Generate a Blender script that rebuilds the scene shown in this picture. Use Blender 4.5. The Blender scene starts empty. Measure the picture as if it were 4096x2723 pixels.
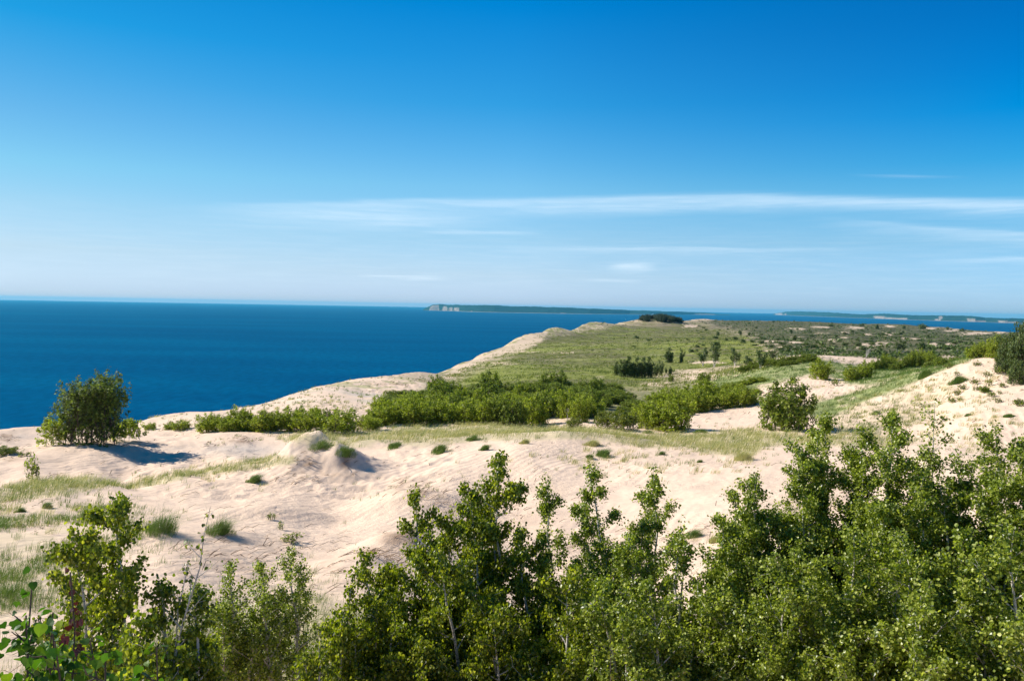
import bpy, math
import numpy as np
from mathutils import Matrix

# ------------------------------------------------------------------ camera
W_, H_ = 1024, 680
F = 796.0                                    # focal length in pixels of a 1024 px wide picture
CAMZ = 132.0                                 # metres above the lake
PITCH = math.radians(2.45)
ROLL = math.radians(1.03)
scn = bpy.context.scene
cam_d = bpy.data.cameras.new("camera")
cam = bpy.data.objects.new("camera", cam_d)
scn.collection.objects.link(cam)
cam_d.sensor_width = 36.0
cam_d.lens = 36.0 * F / W_
cam_d.clip_start = 0.1
cam_d.clip_end = 300000.0
Mcam = Matrix.Rotation(math.pi / 2 - PITCH, 4, 'X') @ Matrix.Rotation(ROLL, 4, 'Z')
Mcam.translation = (0, 0, CAMZ)
cam.matrix_world = Mcam
scn.camera = cam
R3 = np.array(Mcam.to_3x3())

# ------------------------------------------------------------------ sun, sky, exposure
SUN_EL = math.radians(37)
SUN_AZ = math.radians(-74)                   # from +Y (view direction), negative = to the left
sun_dir = np.array([math.sin(SUN_AZ) * math.cos(SUN_EL), math.cos(SUN_AZ) * math.cos(SUN_EL), math.sin(SUN_EL)])
sd = bpy.data.lights.new("sun", 'SUN')
sd.energy = 4.6
sd.angle = math.radians(0.53)
sd.color = (1.0, 0.94, 0.85)
so = bpy.data.objects.new("sun", sd)
scn.collection.objects.link(so)
from mathutils import Vector
so.rotation_euler = Vector(tuple(sun_dir)).to_track_quat('Z', 'Y').to_euler()
so.location = (0, 0, 400)

scn.view_settings.view_transform = 'Standard'
scn.view_settings.look = 'None'
scn.view_settings.exposure = 0.68
scn.view_settings.gamma = 1.0
scn.view_settings.use_curve_mapping = False


class NT:
    """small helper to write shader node trees"""
    def __init__(s, tree):
        s.t = tree
        tree.nodes.clear()

    def n(s, typ, **kw):
        nd = s.t.nodes.new(typ)
        for k, v in kw.items():
            setattr(nd, k, v)
        return nd

    def l(s, a, b):
        s.t.links.new(a, b)

    def put(s, sock, v):
        if isinstance(v, (int, float)):
            sock.default_value = v
        elif isinstance(v, (tuple, list)):
            sock.default_value = tuple(v) if len(v) != 3 or sock.type != 'RGBA' else (*v, 1)
        else:
            s.l(v, sock)

    def m(s, op, a, b=None, c=None, clamp=False):
        nd = s.n('ShaderNodeMath', operation=op)
        nd.use_clamp = clamp
        s.put(nd.inputs[0], a)
        if b is not None:
            s.put(nd.inputs[1], b)
        if c is not None:
            s.put(nd.inputs[2], c)
        return nd.outputs[0]

    def mix(s, f, a, b, typ='MIX'):
        nd = s.n('ShaderNodeMix', data_type='RGBA', blend_type=typ)
        s.put(nd.inputs[0], f)
        s.put(nd.inputs[6], a)
        s.put(nd.inputs[7], b)
        return nd.outputs[2]

    def noise(s, vec, scale, detail=4, rough=0.55, dist=0.0):
        nd = s.n('ShaderNodeTexNoise')
        if vec is not None:
            s.l(vec, nd.inputs['Vector'])
        nd.inputs['Scale'].default_value = scale
        nd.inputs['Detail'].default_value = detail
        nd.inputs['Roughness'].default_value = rough
        nd.inputs['Distortion'].default_value = dist
        return nd.outputs[0]

    def ramp(s, f, stops, interp='LINEAR'):
        nd = s.n('ShaderNodeValToRGB')
        s.put(nd.inputs[0], f)
        cr = nd.color_ramp
        cr.interpolation = interp
        while len(cr.elements) < len(stops):
            cr.elements.new(0.5)
        for e, (p, c) in zip(cr.elements, stops):
            e.position = p
            e.color = (*c, 1) if len(c) == 3 else c
        return nd.outputs[0]

    def mrange(s, v, a, b, c=0.0, d=1.0, smooth=True):
        nd = s.n('ShaderNodeMapRange')
        nd.interpolation_type = 'SMOOTHSTEP' if smooth else 'LINEAR'
        s.put(nd.inputs[0], v)
        for i, x in enumerate((a, b, c, d)):
            s.put(nd.inputs[i + 1], x)
        return nd.outputs[0]


world = bpy.data.worlds.new("World")
scn.world = world
world.use_nodes = True
w = NT(world.node_tree)
sky = w.n('ShaderNodeTexSky', sky_type='NISHITA')
sky.sun_disc = False
sky.sun_elevation = SUN_EL
sky.sun_rotation = SUN_AZ % (2 * math.pi)
sky.altitude = 300
sky.air_density = 1.0
sky.dust_density = 0.4
sky.ozone_density = 2.0
tc = w.n('ShaderNodeTexCoord')
sep = w.n('ShaderNodeSeparateXYZ')
w.l(tc.outputs['Generated'], sep.inputs[0])
X, Y, Z = sep.outputs
el = w.m('MULTIPLY', w.m('ARCSINE', Z), 57.2958)           # degrees above the horizon
az = w.m('MULTIPLY', w.m('ARCTAN2', X, Y), 57.2958)         # degrees to the right of the view
# grade the clear sky: pale and milky low down, a deep polarised blue high up and to the right
ef = w.m('DIVIDE', el, 30.0, clamp=True)
gl_ = w.ramp(ef, [(0.024, (0.49, 0.66, 1.12)), (0.105, (0.54, 0.645, 0.847)), (0.195, (0.520, 0.702, 0.813)), (0.279, (0.414, 0.746, 0.828)),
                  (0.380, (0.295, 0.675, 0.828)), (0.566, (0.039, 0.616, 0.866)), (0.8, (0.0, 0.5, 0.8))])
gc_ = w.ramp(ef, [(0.026, (0.64, 0.85, 1.46)), (0.074, (0.66, 0.82, 1.20)), (0.157, (0.61, 0.845, 1.071)), (0.279, (0.49, 0.92, 1.090)),
                  (0.350, (0.327, 0.864, 1.105)), (0.467, (0.112, 0.773, 1.103)), (0.679, (0.0, 0.671, 1.125)), (0.9, (0.0, 0.55, 1.0))])
gr_ = w.ramp(ef, [(0.030, (0.50, 0.79, 1.40)), (0.151, (0.450, 0.779, 1.076)), (0.255, (0.28, 0.816, 1.077)), (0.316, (0.112, 0.747, 1.083)),
                  (0.416, (0.0, 0.653, 1.109)), (0.501, (0.0, 0.571, 1.070)), (0.602, (0.0, 0.514, 1.019)), (0.9, (0.0, 0.45, 0.95))])
grade = w.mix(w.mrange(az, -32.0, 0.0, smooth=False), gl_, w.mix(w.mrange(az, 0.0, 32.0, smooth=False), gc_, gr_))
col = w.mix(1.0, sky.outputs[0], grade, 'MULTIPLY')
# cirrus: long, thin veils
comb = w.n('ShaderNodeCombineXYZ')
w.put(comb.inputs[0], w.m('MULTIPLY', az, 0.045))
w.put(comb.inputs[1], w.m('MULTIPLY', el, 0.75))
n1 = w.noise(comb.outputs[0], 1.6, 6, 0.6, 0.6)
comb2 = w.n('ShaderNodeCombineXYZ')
w.put(comb2.inputs[0], w.m('MULTIPLY', az, 0.13))
w.put(comb2.inputs[1], w.m('MULTIPLY', el, 2.2))
n2 = w.noise(comb2.outputs[0], 2.0, 6, 0.62, 0.4)


elg = w.m('MULTIPLY', w.m('DIVIDE', Z, w.m('MAXIMUM', Y, 0.15)), 57.2958)      # rises with distance off the view axis, as flat layers do
wob = w.m('MULTIPLY', w.m('SUBTRACT', n1, 0.5), 0.9)


def veil(e0, slope, sig_up, sig_dn, az0, az1, soft, amt, azc=0.0, azm=90.0):
    c = w.m('ADD', w.m('MULTIPLY', w.m('SUBTRACT', w.m('MINIMUM', az, azm), azc), slope), e0)
    d = w.m('SUBTRACT', w.m('ADD', elg, wob), c)
    up = w.m('EXPONENT', w.m('MULTIPLY', w.m('POWER', w.m('DIVIDE', w.m('MAXIMUM', d, 0.0), sig_up), 2.0), -1.0))
    dn = w.m('EXPONENT', w.m('MULTIPLY', w.m('POWER', w.m('DIVIDE', w.m('MAXIMUM', w.m('MULTIPLY', d, -1.0), 0.0), sig_dn), 2.0), -1.0))
    a = w.mrange(az, az0, az0 + soft)
    b = w.mrange(az, az1, az1 - soft)
    return w.m('MULTIPLY', w.m('MULTIPLY', w.m('MULTIPLY', up, dn), w.m('MULTIPLY', a, b)), amt)


v = veil(7.50, 0.037, 0.26, 0.85, -25, 70, 15, 0.33, 0, 16)
v = w.m('ADD', v, veil(7.15, 0.037, 0.45, 0.55, -8, 70, 20, 0.16, 0, 16))
v = w.m('ADD', v, veil(6.15, 0.0, 0.45, 0.75, -23, 2, 12, 0.30))
v = w.m('ADD', v, veil(6.3, -0.06, 0.22, 0.65, 19, 70, 8, 0.26, 24))
v = w.m('ADD', v, veil(5.3, 0.01, 0.12, 0.22, -8, 3, 4, 0.22))
v = w.m('ADD', v, veil(4.25, 0.012, 0.10, 0.30, -4, 26, 14, 0.26, 6))
v = w.m('ADD', v, veil(2.98, 0.01, 0.20, 0.34, 6.4, 10.6, 1.7, 0.50, 8.6))
v = w.m('ADD', v, veil(2.0, 0.0, 0.07, 0.16, -12, -4, 2.6, 0.30))
v = w.m('ADD', v, veil(1.95, 0.0, 0.10, 0.16, 4, 10, 2.4, 0.18))
v = w.m('ADD', v, veil(9.75, -0.01, 0.08, 0.16, 22, 30, 4, 0.13, 26))
v = w.m('ADD', v, veil(4.0, 0.05, 0.14, 0.3, 26, 70, 5, 0.26, 32))
v = w.m('MULTIPLY', v, w.mrange(w.m('ADD', w.m('MULTIPLY', n1, 0.45), w.m('MULTIPLY', n2, 0.55)), 0.28, 0.70, 0.60, 1.15))
broad = w.m('MULTIPLY', w.mrange(el, 7.5, 3.0), w.mrange(n2, 0.35, 0.75, 0.04, 0.14))
broad = w.m('MULTIPLY', broad, w.mrange(el, 0.2, 1.8))
v = w.m('ADD', v, broad, clamp=True)
col = w.mix(v, col, (6.6, 7.7, 8.6, 1))
bg = w.n('ShaderNodeBackground')
w.l(col, bg.inputs[0])
bg.inputs[1].default_value = 0.085
wo = w.n('ShaderNodeOutputWorld')
w.l(bg.outputs[0], wo.inputs[0])

# ------------------------------------------------------------------ pixel <-> world
def pix_dir(px, py):
    px = np.asarray(px, float)
    py = np.asarray(py, float)
    px, py = np.broadcast_arrays(px, py)
    d = np.stack([(px - W_ / 2) / F, -(py - H_ / 2) / F, -np.ones_like(px * py)], -1)
    return d @ R3.T


def pix_at(px, py, d):
    """point on the pixel's ray at horizontal distance d"""
    v = pix_dir(px, py)
    h = np.hypot(v[..., 0], v[..., 1])
    s = np.asarray(d, float) / h
    return v * s[..., None] + np.array([0, 0, CAMZ])


def project(P):
    q = (P - np.array([0, 0, CAMZ])) @ R3
    z = np.minimum(q[..., 2], -1e-3)
    return W_ / 2 + F * q[..., 0] / -z, H_ / 2 - F * q[..., 1] / -z


# ------------------------------------------------------------------ noise
def _hash(ix, iy, seed):
    h = (ix.astype(np.int64) * 374761393 + iy.astype(np.int64) * 668265263 + seed * 974711) & 0xffffffff
    h = ((h ^ (h >> 13)) * 1274126177) & 0xffffffff
    h = h ^ (h >> 16)
    return (h & 0xffff) / 65535.0


def vnoise(x, y, seed=0):
    ix = np.floor(x)
    iy = np.floor(y)
    fx = x - ix
    fy = y - iy
    fx = fx * fx * fx * (fx * (fx * 6 - 15) + 10)
    fy = fy * fy * fy * (fy * (fy * 6 - 15) + 10)
    a = _hash(ix, iy, seed)
    b = _hash(ix + 1, iy, seed)
    c = _hash(ix, iy + 1, seed)
    d = _hash(ix + 1, iy + 1, seed)
    return (a + (b - a) * fx) * (1 - fy) + (c + (d - c) * fx) * fy


def fbm(x, y, seed=0, octv=4, gain=0.5):
    s = 0
    amp = 1
    tot = 0
    for i in range(octv):
        ca, sa = math.cos(0.6 * i + seed), math.sin(0.6 * i + seed)
        s = s + amp * vnoise((x * ca - y * sa) * 2 ** i + 17.3 * i, (x * sa + y * ca) * 2 ** i - 9.1 * i, seed + i)
        tot += amp
        amp *= gain
    return s / tot                                     # 0..1


def sstep(x, a, b):
    t = np.clip((x - a) / (b - a), 0, 1)
    return t * t * (3 - 2 * t)


# ------------------------------------------------------------------ land form
# points read off the view: (pixel x, pixel y, metres away)
CP = [
    # under and just before the lookout
    (-100, 900, 8), (250, 900, 9), (512, 960, 9), (800, 960, 9), (1100, 960, 9),
    (-200, 690, 17), (100, 690, 18), (250, 672, 20), (420, 740, 16), (600, 760, 15.5), (800, 760, 15.5), (1000, 760, 16), (1250, 700, 16),
    # sand below the trees
    (-100, 600, 26), (0, 585, 27), (110, 560, 30), (180, 575, 27), (300, 600, 25), (350, 560, 30), (420, 540, 35),
    (220, 537, 35), (160, 540, 34), (275, 520, 40), (330, 520, 42), (400, 505, 43), (500, 495, 48), (600, 500, 46),
    (700, 500, 45), (800, 495, 45), (950, 480, 47), (1100, 480, 47), (60, 530, 38), (-60, 520, 42),
    (240, 497, 48), (170, 500, 48), (90, 502, 47), (0, 505, 47), (-100, 505, 47),
    # grassy crest left and the hollow behind it
    (0, 489, 53), (60, 482, 54), (110, 483, 54), (0, 482, 60), (60, 478, 61), (120, 484, 60), (-120, 489, 54),
    (180, 473, 57), (240, 463, 59), (290, 456, 61), (200, 470, 62), (260, 459, 65),
    (40, 458, 66), (90, 442, 72), (60, 444, 72), (130, 441.5, 74), (180, 442, 75), (110, 463, 65), (170, 462, 66),
    (10, 452, 70), (-60, 455, 70), (30, 446, 84), (0, 440, 86), (90, 434, 84), (140, 433, 86),
    (239, 436, 76), (300, 434, 77), (230, 452, 67), (290, 445, 70),
    # middle sand and grass band
    (350, 460, 60), (400, 447, 64), (450, 456, 58), (520, 450, 58), (560, 440, 64), (620, 448, 62), (600, 470, 54),
    (480, 475, 52), (400, 480, 52), (680, 470, 54), (750, 468, 54), (850, 462, 58), (950, 455, 58), (1050, 455, 58),
    (400, 435, 73), (500, 430, 74), (600, 430, 74), (640, 432, 73), (700, 436, 71), (780, 438, 70), (860, 440, 70),
    (340, 431, 82), (440, 426, 84), (540, 426, 86), (620, 423, 88), (700, 420, 90), (760, 424, 84), (810, 428, 80),
    # right hand dune
    (880, 436, 74), (950, 430, 74), (1020, 430, 72), (1100, 430, 72), (830, 415, 88), (880, 400, 92), (930, 405, 88),
    (980, 400, 84), (1030, 395, 84), (1120, 390, 84), (878, 386, 101), (924, 368, 106), (971, 357, 110), (1024, 356, 108),
    (1100, 350, 108), (1300, 350, 108), (924, 372, 125), (971, 362, 130), (1040, 356, 135),
    (840, 378, 118), (790, 388, 108), (760, 402, 102), (808, 357, 150), (750, 368, 150), (700, 379, 150), (860, 364, 150),
    # thicket floor and the slope to the bluff
    (450, 402, 112), (550, 400, 110), (500, 398, 125), (600, 390, 130), (660, 400, 115), (430, 396, 135),
    (300, 415, 98), (200, 418, 100), (250, 420, 95), (300, 400, 122), (370, 396, 135), (400, 388, 152), (350, 405, 110),
    (430, 381, 180), (300, 406, 112),
    # bluff edge
    (-300, 440, 90), (-100, 434, 93), (0, 430.5, 96), (60, 427, 101), (137, 421.5, 106), (175, 413, 113), (230, 409, 121), (282, 398, 136),
    (322, 386, 151), (352, 380, 166), (388, 375, 186), (419, 371.6, 206), (441, 374, 232), (455, 368.7, 268),
    (471, 361, 300), (489, 353.6, 350), (514, 344, 420), (531, 336, 480), (557, 330.6, 560), (571, 330.5, 640),
    (593, 323.5, 760), (612, 324.4, 850), (633, 321.5, 1000), (679, 320.8, 1300), (700, 319.0, 1500), (719, 320, 1600),
    (780, 320.7, 1700), (825, 322, 1700), (851, 323.3, 1700), (895, 325.0, 1700), (951, 328, 1600), (995, 331, 1500), (1100, 333, 1500), (1400, 336, 1500),
    # the meadow and heath beyond
    (500, 367, 225), (560, 362, 250), (640, 366, 235), (700, 368, 225), (540, 346, 380), (600, 346, 350), (700, 342, 400),
    (640, 331, 700), (700, 329, 800), (560, 338, 500), (780, 352, 260), (780, 330, 800), (860, 352, 270), (930, 350, 270), (860, 340, 450),
    (900, 334, 800), (950, 342, 450), (1000, 345, 400), (1100, 345, 400), (1300, 345, 400), (1000, 336, 900),
]
CPa = np.array(CP, float)
cpP = pix_at(CPa[:, 0], CPa[:, 1], CPa[:, 2])
extra = []                                             # behind and beside the camera: a plain hill
for a in (-170, -130, -90, -60, 60, 90, 130, 170):
    for d, z in ((3, -3.0), (15, -6.5), (50, -10), (90, -14), (300, -15), (1500, -16)):
        extra.append((math.sin(math.radians(a)) * d, math.cos(math.radians(a)) * d, CAMZ + z))
for a in (-30, 0, 30):
    extra.append((math.sin(math.radians(a)) * 2, math.cos(math.radians(a)) * 2, CAMZ - 3.0))
cpP = np.vstack([cpP, np.array(extra)])


def uv_of(x, y):
    d = np.hypot(x, y)
    return np.arctan2(x, y) * 4.0, np.log(np.maximum(d, 0.5))


cu, cv = uv_of(cpP[:, 0], cpP[:, 1])
cz = cpP[:, 2] - CAMZ


def tps_k(r2):
    return 0.5 * r2 * np.log(r2 + 1e-12)


N = len(cu)
K = tps_k((cu[:, None] - cu[None]) ** 2 + (cv[:, None] - cv[None]) ** 2) + np.eye(N) * 0.0025
Pm = np.stack([np.ones(N), cu, cv], 1)
A = np.zeros((N + 3, N + 3))
A[:N, :N] = K
A[:N, N:] = Pm
A[N:, :N] = Pm.T
sol = np.linalg.solve(A, np.concatenate([cz, np.zeros(3)]))

# coast line in plan
CE = [(0, 430.5, 96), (60, 427, 101), (137, 421.5, 106), (175, 413, 113), (230, 409, 121), (282, 398, 136),
      (322, 386, 151), (352, 380, 166), (388, 375, 186), (419, 371.6, 206), (441, 374, 232), (455, 368.7, 268),
      (471, 361, 300), (489, 353.6, 350), (514, 344, 420), (531, 336, 480), (557, 330.6, 560), (571, 330.5, 640),
      (593, 323.5, 760), (612, 324.4, 850), (633, 321.5, 1000), (679, 320.8, 1300), (700, 319.0, 1500), (719, 320, 1600),
      (780, 320.7, 1720), (825, 322, 1700), (851, 323.3, 1700), (895, 325.0, 1700), (951, 328, 1600), (995, 331, 1500), (1100, 333, 1480)]
ce = pix_at(*np.array(CE, float).T)[:, :2]
pol = lambda a, d: (math.sin(math.radians(a)) * d, math.cos(math.radians(a)) * d)
coast = np.vstack([[pol(-150, 2500), pol(-120, 300), pol(-95, 130), pol(-65, 95), pol(-42, 93)], ce,
                   [pol(45, 1500), pol(60, 1700), pol(80, 2600), pol(130, 3400), pol(180, 3400)]])


def inside(x, y, poly):
    c = np.zeros(x.shape, bool)
    n = len(poly)
    for i in range(n):
        x1, y1 = poly[i]
        x2, y2 = poly[(i + 1) % n]
        if y1 == y2:
            continue
        c ^= ((y1 > y) != (y2 > y)) & (x < (x2 - x1) * (y - y1) / (y2 - y1) + x1)
    return c


def seg_dist(x, y, poly, closed=True):
    n = len(poly)
    best = np.full(x.shape, 1e18)
    for i in range(n if closed else n - 1):
        x1, y1 = poly[i]
        x2, y2 = poly[(i + 1) % n]
        dx, dy = x2 - x1, y2 - y1
        t = np.clip(((x - x1) * dx + (y - y1) * dy) / (dx * dx + dy * dy + 1e-9), 0, 1)
        q = (x - x1 - t * dx) ** 2 + (y - y1 - t * dy) ** 2
        best = np.minimum(best, q)
    return np.sqrt(best)


def coast_sd(x, y):
    """metres outside the bluff edge (negative on land)"""
    d = seg_dist(x, y, coast, closed=False)
    return np.where(inside(x, y, coast), -d, d)


MOUNDS = [  # pixel x, y, distance, height, radius across, radius along view
    (310, 466, 57, 1.15, 2.0, 2.0), (300, 458, 59, 0.55, 0.8, 0.9), (322, 462, 58, 0.4, 0.7, 0.8), (348, 470, 55, 0.8, 1.6, 1.3), (335, 474, 54, 0.35, 0.6, 0.7), (320, 478, 56, 0.8, 3.5, 3.0), (330, 470, 57, 0.5, 4.5, 3.0),
    (425, 498, 44, 0.75, 2.6, 1.5), (395, 492, 46, 0.45, 1.2, 1.0), (460, 505, 43, 0.4, 1.4, 1.0), (398, 545, 33, 0.85, 1.5, 1.5), (360, 560, 30, 0.35, 1.2, 0.9), (270, 515, 42, 0.45, 3.5, 1.3),
    (225, 540, 35, 0.25, 1.6, 1.2), (162, 540, 34, 0.3, 2.0, 1.4), (445, 440, 66, 0.35, 3.0, 2.0), (365, 445, 67, 0.5, 2.5, 1.6),
    (560, 437, 66, 0.5, 4.5, 2.6), (620, 440, 66, 0.4, 3.5, 2.0),
    (658, 322.5, 900, 5.0, 30, 40), (640, 321, 930, 3.5, 16, 30), (675, 325, 900, 2.5, 30, 30),
    (30, 428, 98, 0.5, 4, 3), (405, 383, 165, 1.0, 8, 8),
    (900, 325, 1500, 4, 60, 60), (560, 329, 560, 2.0, 16, 20), (535, 340, 450, 1.6, 12, 18), (595, 323, 760, 2.0, 30, 30),
    (955, 388, 97, 0.8, 4, 4), (1000, 370, 98, 0.7, 3, 4), (700, 470, 53, 0.35, 5, 2.2),
    (790, 356, 145, 0.8, 10, 8), (705, 352, 330, 1.6, 14, 12), (830, 350, 320, 2.0, 20, 14), (690, 372, 200, 0.8, 8, 6),
]
MP = pix_at(*np.array([m[:3] for m in MOUNDS], float).T)


def ground(x, y):
    shp = x.shape
    x = x.ravel().astype(float)
    y = y.ravel().astype(float)
    out = np.empty(x.shape)
    for s in range(0, len(x), 40000):
        xs, ys = x[s:s + 40000], y[s:s + 40000]
        u, v_ = uv_of(xs, ys)
        k = tps_k((u[:, None] - cu[None]) ** 2 + (v_[:, None] - cv[None]) ** 2)
        z = k @ sol[:N] + sol[N] + sol[N + 1] * u + sol[N + 2] * v_
        out[s:s + 40000] = z
    d = np.hypot(x, y)
    z = np.clip(out, -40, -2.2)
    for (m, p) in zip(MOUNDS, MP):
        dx = x - p[0]
        dy = y - p[1]
        r = np.hypot(p[0], p[1])
        ex, ey = p[0] / r, p[1] / r
        al = dx * ex + dy * ey
        ac = dx * ey - dy * ex
        z = z + m[3] * np.exp(-(ac / m[4]) ** 2 - (al / m[5]) ** 2)
    near = sstep(d, 6, 25)
    far = sstep(d, 110, 400)
    z = z + near * (1 - far) * ((fbm(x / 11, y / 11, 3, 3) - 0.5) * 0.6 + (fbm(x / 3.1, y / 3.1, 5, 3) - 0.5) * 0.20
                                + (fbm(x / 0.9, y / 0.9, 8, 2) - 0.5) * 0.09
                                - np.abs(fbm(x / 2.4, y / 1.7, 9, 3) - 0.5) * 0.85 * sstep(fbm(x / 13, y / 13, 10, 2), 0.52, 0.68))
    z = z + far * ((fbm(x / 90, y / 90, 11, 4) - 0.5) * 3.0 + (np.abs(fbm(x / 28, y / 28, 12, 3) - 0.5)) * 2.6)
    s = coast_sd(x, y) + (fbm(x / 14, y / 14, 21, 3) - 0.5) * np.clip(d * 0.02, 1.0, 8)
    so_ = np.maximum(s, 0)
    drop = 0.66 * (np.sqrt(so_ ** 2 + 9) - 3)
    z = z - drop
    z = np.maximum(z, -CAMZ - 6)
    return (z + CAMZ).reshape(shp)


def hit(px, py, dmin=8, dmax=3000, n=700):
    """where the pixel's ray meets the ground"""
    v = pix_dir(float(px), float(py))
    h = math.hypot(v[0], v[1])
    ds = np.exp(np.linspace(math.log(dmin), math.log(dmax), n))
    X_, Y_, Z_ = v[0] / h * ds, v[1] / h * ds, CAMZ + v[2] / h * ds
    g = ground(X_, Y_)
    b = np.nonzero(Z_ < g)[0]
    i = b[0] if len(b) else n - 1
    return np.array([X_[i], Y_[i], g[i]])


def on_ground(px, d):
    """point at distance d straight under the pixel column px"""
    v = pix_dir(float(px), 330.0)
    h = math.hypot(v[0], v[1])
    x, y = v[0] / h * d, v[1] / h * d
    return np.array([x, y, float(ground(np.array([x]), np.array([y]))[0])])


# ------------------------------------------------------------------ mesh helpers
def link(o):
    scn.collection.objects.link(o)
    return o


def mesh_np(name, verts, faces, mat, smooth=False, attrs=None, mats=None, midx=None):
    """faces: list of (m,k) int arrays"""
    me = bpy.data.meshes.new(name)
    verts = np.asarray(verts, np.float32)
    me.vertices.add(len(verts))
    me.vertices.foreach_set('co', verts.ravel())
    tot = [f.size for f in faces]
    loops = np.concatenate([f.ravel() for f in faces]).astype(np.int32)
    lens = np.concatenate([np.full(len(f), f.shape[1]) for f in faces]).astype(np.int32)
    starts = np.concatenate([[0], np.cumsum(lens)[:-1]]).astype(np.int32)
    me.loops.add(len(loops))
    me.loops.foreach_set('vertex_index', loops)
    me.polygons.add(len(lens))
    me.polygons.foreach_set('loop_start', starts)
    me.polygons.foreach_set('use_smooth', np.full(len(lens), smooth))
    if mats:
        for m_ in mats:
            me.materials.append(m_)
        me.polygons.foreach_set('material_index', np.asarray(midx, np.int32))
    elif mat:
        me.materials.append(mat)
    me.update(calc_edges=True)
    for k_, (dom, typ, arr) in (attrs or {}).items():
        a = me.attributes.new(k_, typ, dom)
        a.data.foreach_set('color' if typ == 'FLOAT_COLOR' else 'value', np.asarray(arr, np.float32).ravel())
    return me


def obj(name, me, parent=None):
    o = bpy.data.objects.new(name, me)
    link(o)
    if parent is not None:
        o.parent = parent
    return o


def tag(o, label=None, cat=None, group=None, kind=None):
    if label:
        o['label'] = label
    if cat:
        o['category'] = cat
    if group:
        o['group'] = group
    if kind:
        o['kind'] = kind
    return o


def thing(name, label, cat, loc, rz=0.0, group=None, sc=1.0):
    o = bpy.data.objects.new(name, None)
    o.empty_display_size = 0.3
    link(o)
    o.location = tuple(float(a) for a in loc)
    o.rotation_euler = (0, 0, rz)
    o.scale = (sc, sc, sc) if not isinstance(sc, (tuple, list)) else sc
    return tag(o, label, cat, group)


def dup(root, label, loc, rz, sc, group=None, name=None):
    r = root.copy()
    if name:
        r.name = name
    link(r)
    r.location = tuple(float(a) for a in loc)
    r.rotation_euler = (0, 0, rz)
    r.scale = (sc, sc, sc) if not isinstance(sc, (tuple, list)) else sc
    r['label'] = label
    if group:
        r['group'] = group
    for ch in list(root.children):
        c = ch.copy()
        link(c)
        c.parent = r
    return r


# ------------------------------------------------------------------ materials
def mat(name):
    m_ = bpy.data.materials.new(name)
    m_.use_nodes = True
    return m_, NT(m_.node_tree)


def finish(t, shader):
    o = t.n('ShaderNodeOutputMaterial')
    t.l(shader, o.inputs[0])


def leaf_mat(name, stops, trans=0.35, rough=0.42, tcol=(1.5, 1.6, 0.6), spec=0.5):
    m_, t = mat(name)
    at = t.n('ShaderNodeAttribute', attribute_name='rnd')
    c = t.ramp(at.outputs['Fac'], stops)
    p = t.n('ShaderNodeBsdfPrincipled')
    t.l(c, p.inputs['Base Color'])
    p.inputs['Roughness'].default_value = rough
    p.inputs['Specular IOR Level'].default_value = spec
    tr = t.n('ShaderNodeBsdfTranslucent')
    t.l(t.mix(1.0, c, (*tcol, 1), 'MULTIPLY'), tr.inputs[0])
    mx = t.n('ShaderNodeMixShader')
    mx.inputs[0].default_value = trans
    t.l(p.outputs[0], mx.inputs[1])
    t.l(tr.outputs[0], mx.inputs[2])
    finish(t, mx.outputs[0])
    return m_


M = {}
M['leaf_birch'] = leaf_mat('birch_leaf', [(0, (0.045, 0.075, 0.005)), (0.5, (0.180, 0.220, 0.011)), (0.85, (0.37, 0.38, 0.03)), (1, (0.52, 0.50, 0.10))], 0.42, 0.38)  # leaf tones vary at random; the brightest also paint in sun glints
M['leaf_aspen'] = leaf_mat('aspen_leaf', [(0, (0.055, 0.090, 0.008)), (0.5, (0.215, 0.262, 0.024)), (0.85, (0.41, 0.45, 0.07)), (1, (0.58, 0.58, 0.20))], 0.42, 0.36)  # random leaf tones, with sky and sun highlights painted as the palest ones
M['leaf_cotton'] = leaf_mat('cottonwood_leaf', [(0, (0.02, 0.065, 0.006)), (0.5, (0.055, 0.135, 0.008)), (0.85, (0.12, 0.21, 0.012)), (1, (0.25, 0.32, 0.02))], 0.38, 0.5, spec=0.3)
M['leaf_red'] = leaf_mat('withered_leaf', [(0, (0.06, 0.012, 0.008)), (1, (0.16, 0.03, 0.02))], 0.15, 0.5, (1, 0.6, 0.5))
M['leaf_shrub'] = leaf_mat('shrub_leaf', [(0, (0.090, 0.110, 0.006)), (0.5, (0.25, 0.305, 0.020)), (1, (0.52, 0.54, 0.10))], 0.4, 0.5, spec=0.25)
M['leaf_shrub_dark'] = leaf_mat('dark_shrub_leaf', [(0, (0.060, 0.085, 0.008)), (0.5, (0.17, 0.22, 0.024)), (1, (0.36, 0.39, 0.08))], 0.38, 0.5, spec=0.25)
M['leaf_yellow'] = leaf_mat('yellowish_shrub_leaf', [(0, (0.09, 0.12, 0.010)), (0.5, (0.16, 0.19, 0.014)), (1, (0.26, 0.25, 0.03))], 0.35, 0.45)
M['leaf_grey'] = leaf_mat('far_tree_leaf', [(0, (0.045, 0.072, 0.018)), (0.5, (0.090, 0.130, 0.030)), (1, (0.19, 0.23, 0.07))], 0.25, 0.5, spec=0.3)
M['leaf_clump'] = leaf_mat('clump_leaf', [(0, (0.035, 0.060, 0.012)), (0.5, (0.12, 0.165, 0.025)), (1, (0.28, 0.33, 0.07))], 0.35, 0.55, spec=0.25)
M['needle'] = leaf_mat('juniper_leaf', [(0, (0.012, 0.030, 0.010)), (0.5, (0.025, 0.052, 0.014)), (1, (0.05, 0.09, 0.02))], 0.1, 0.6)
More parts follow.
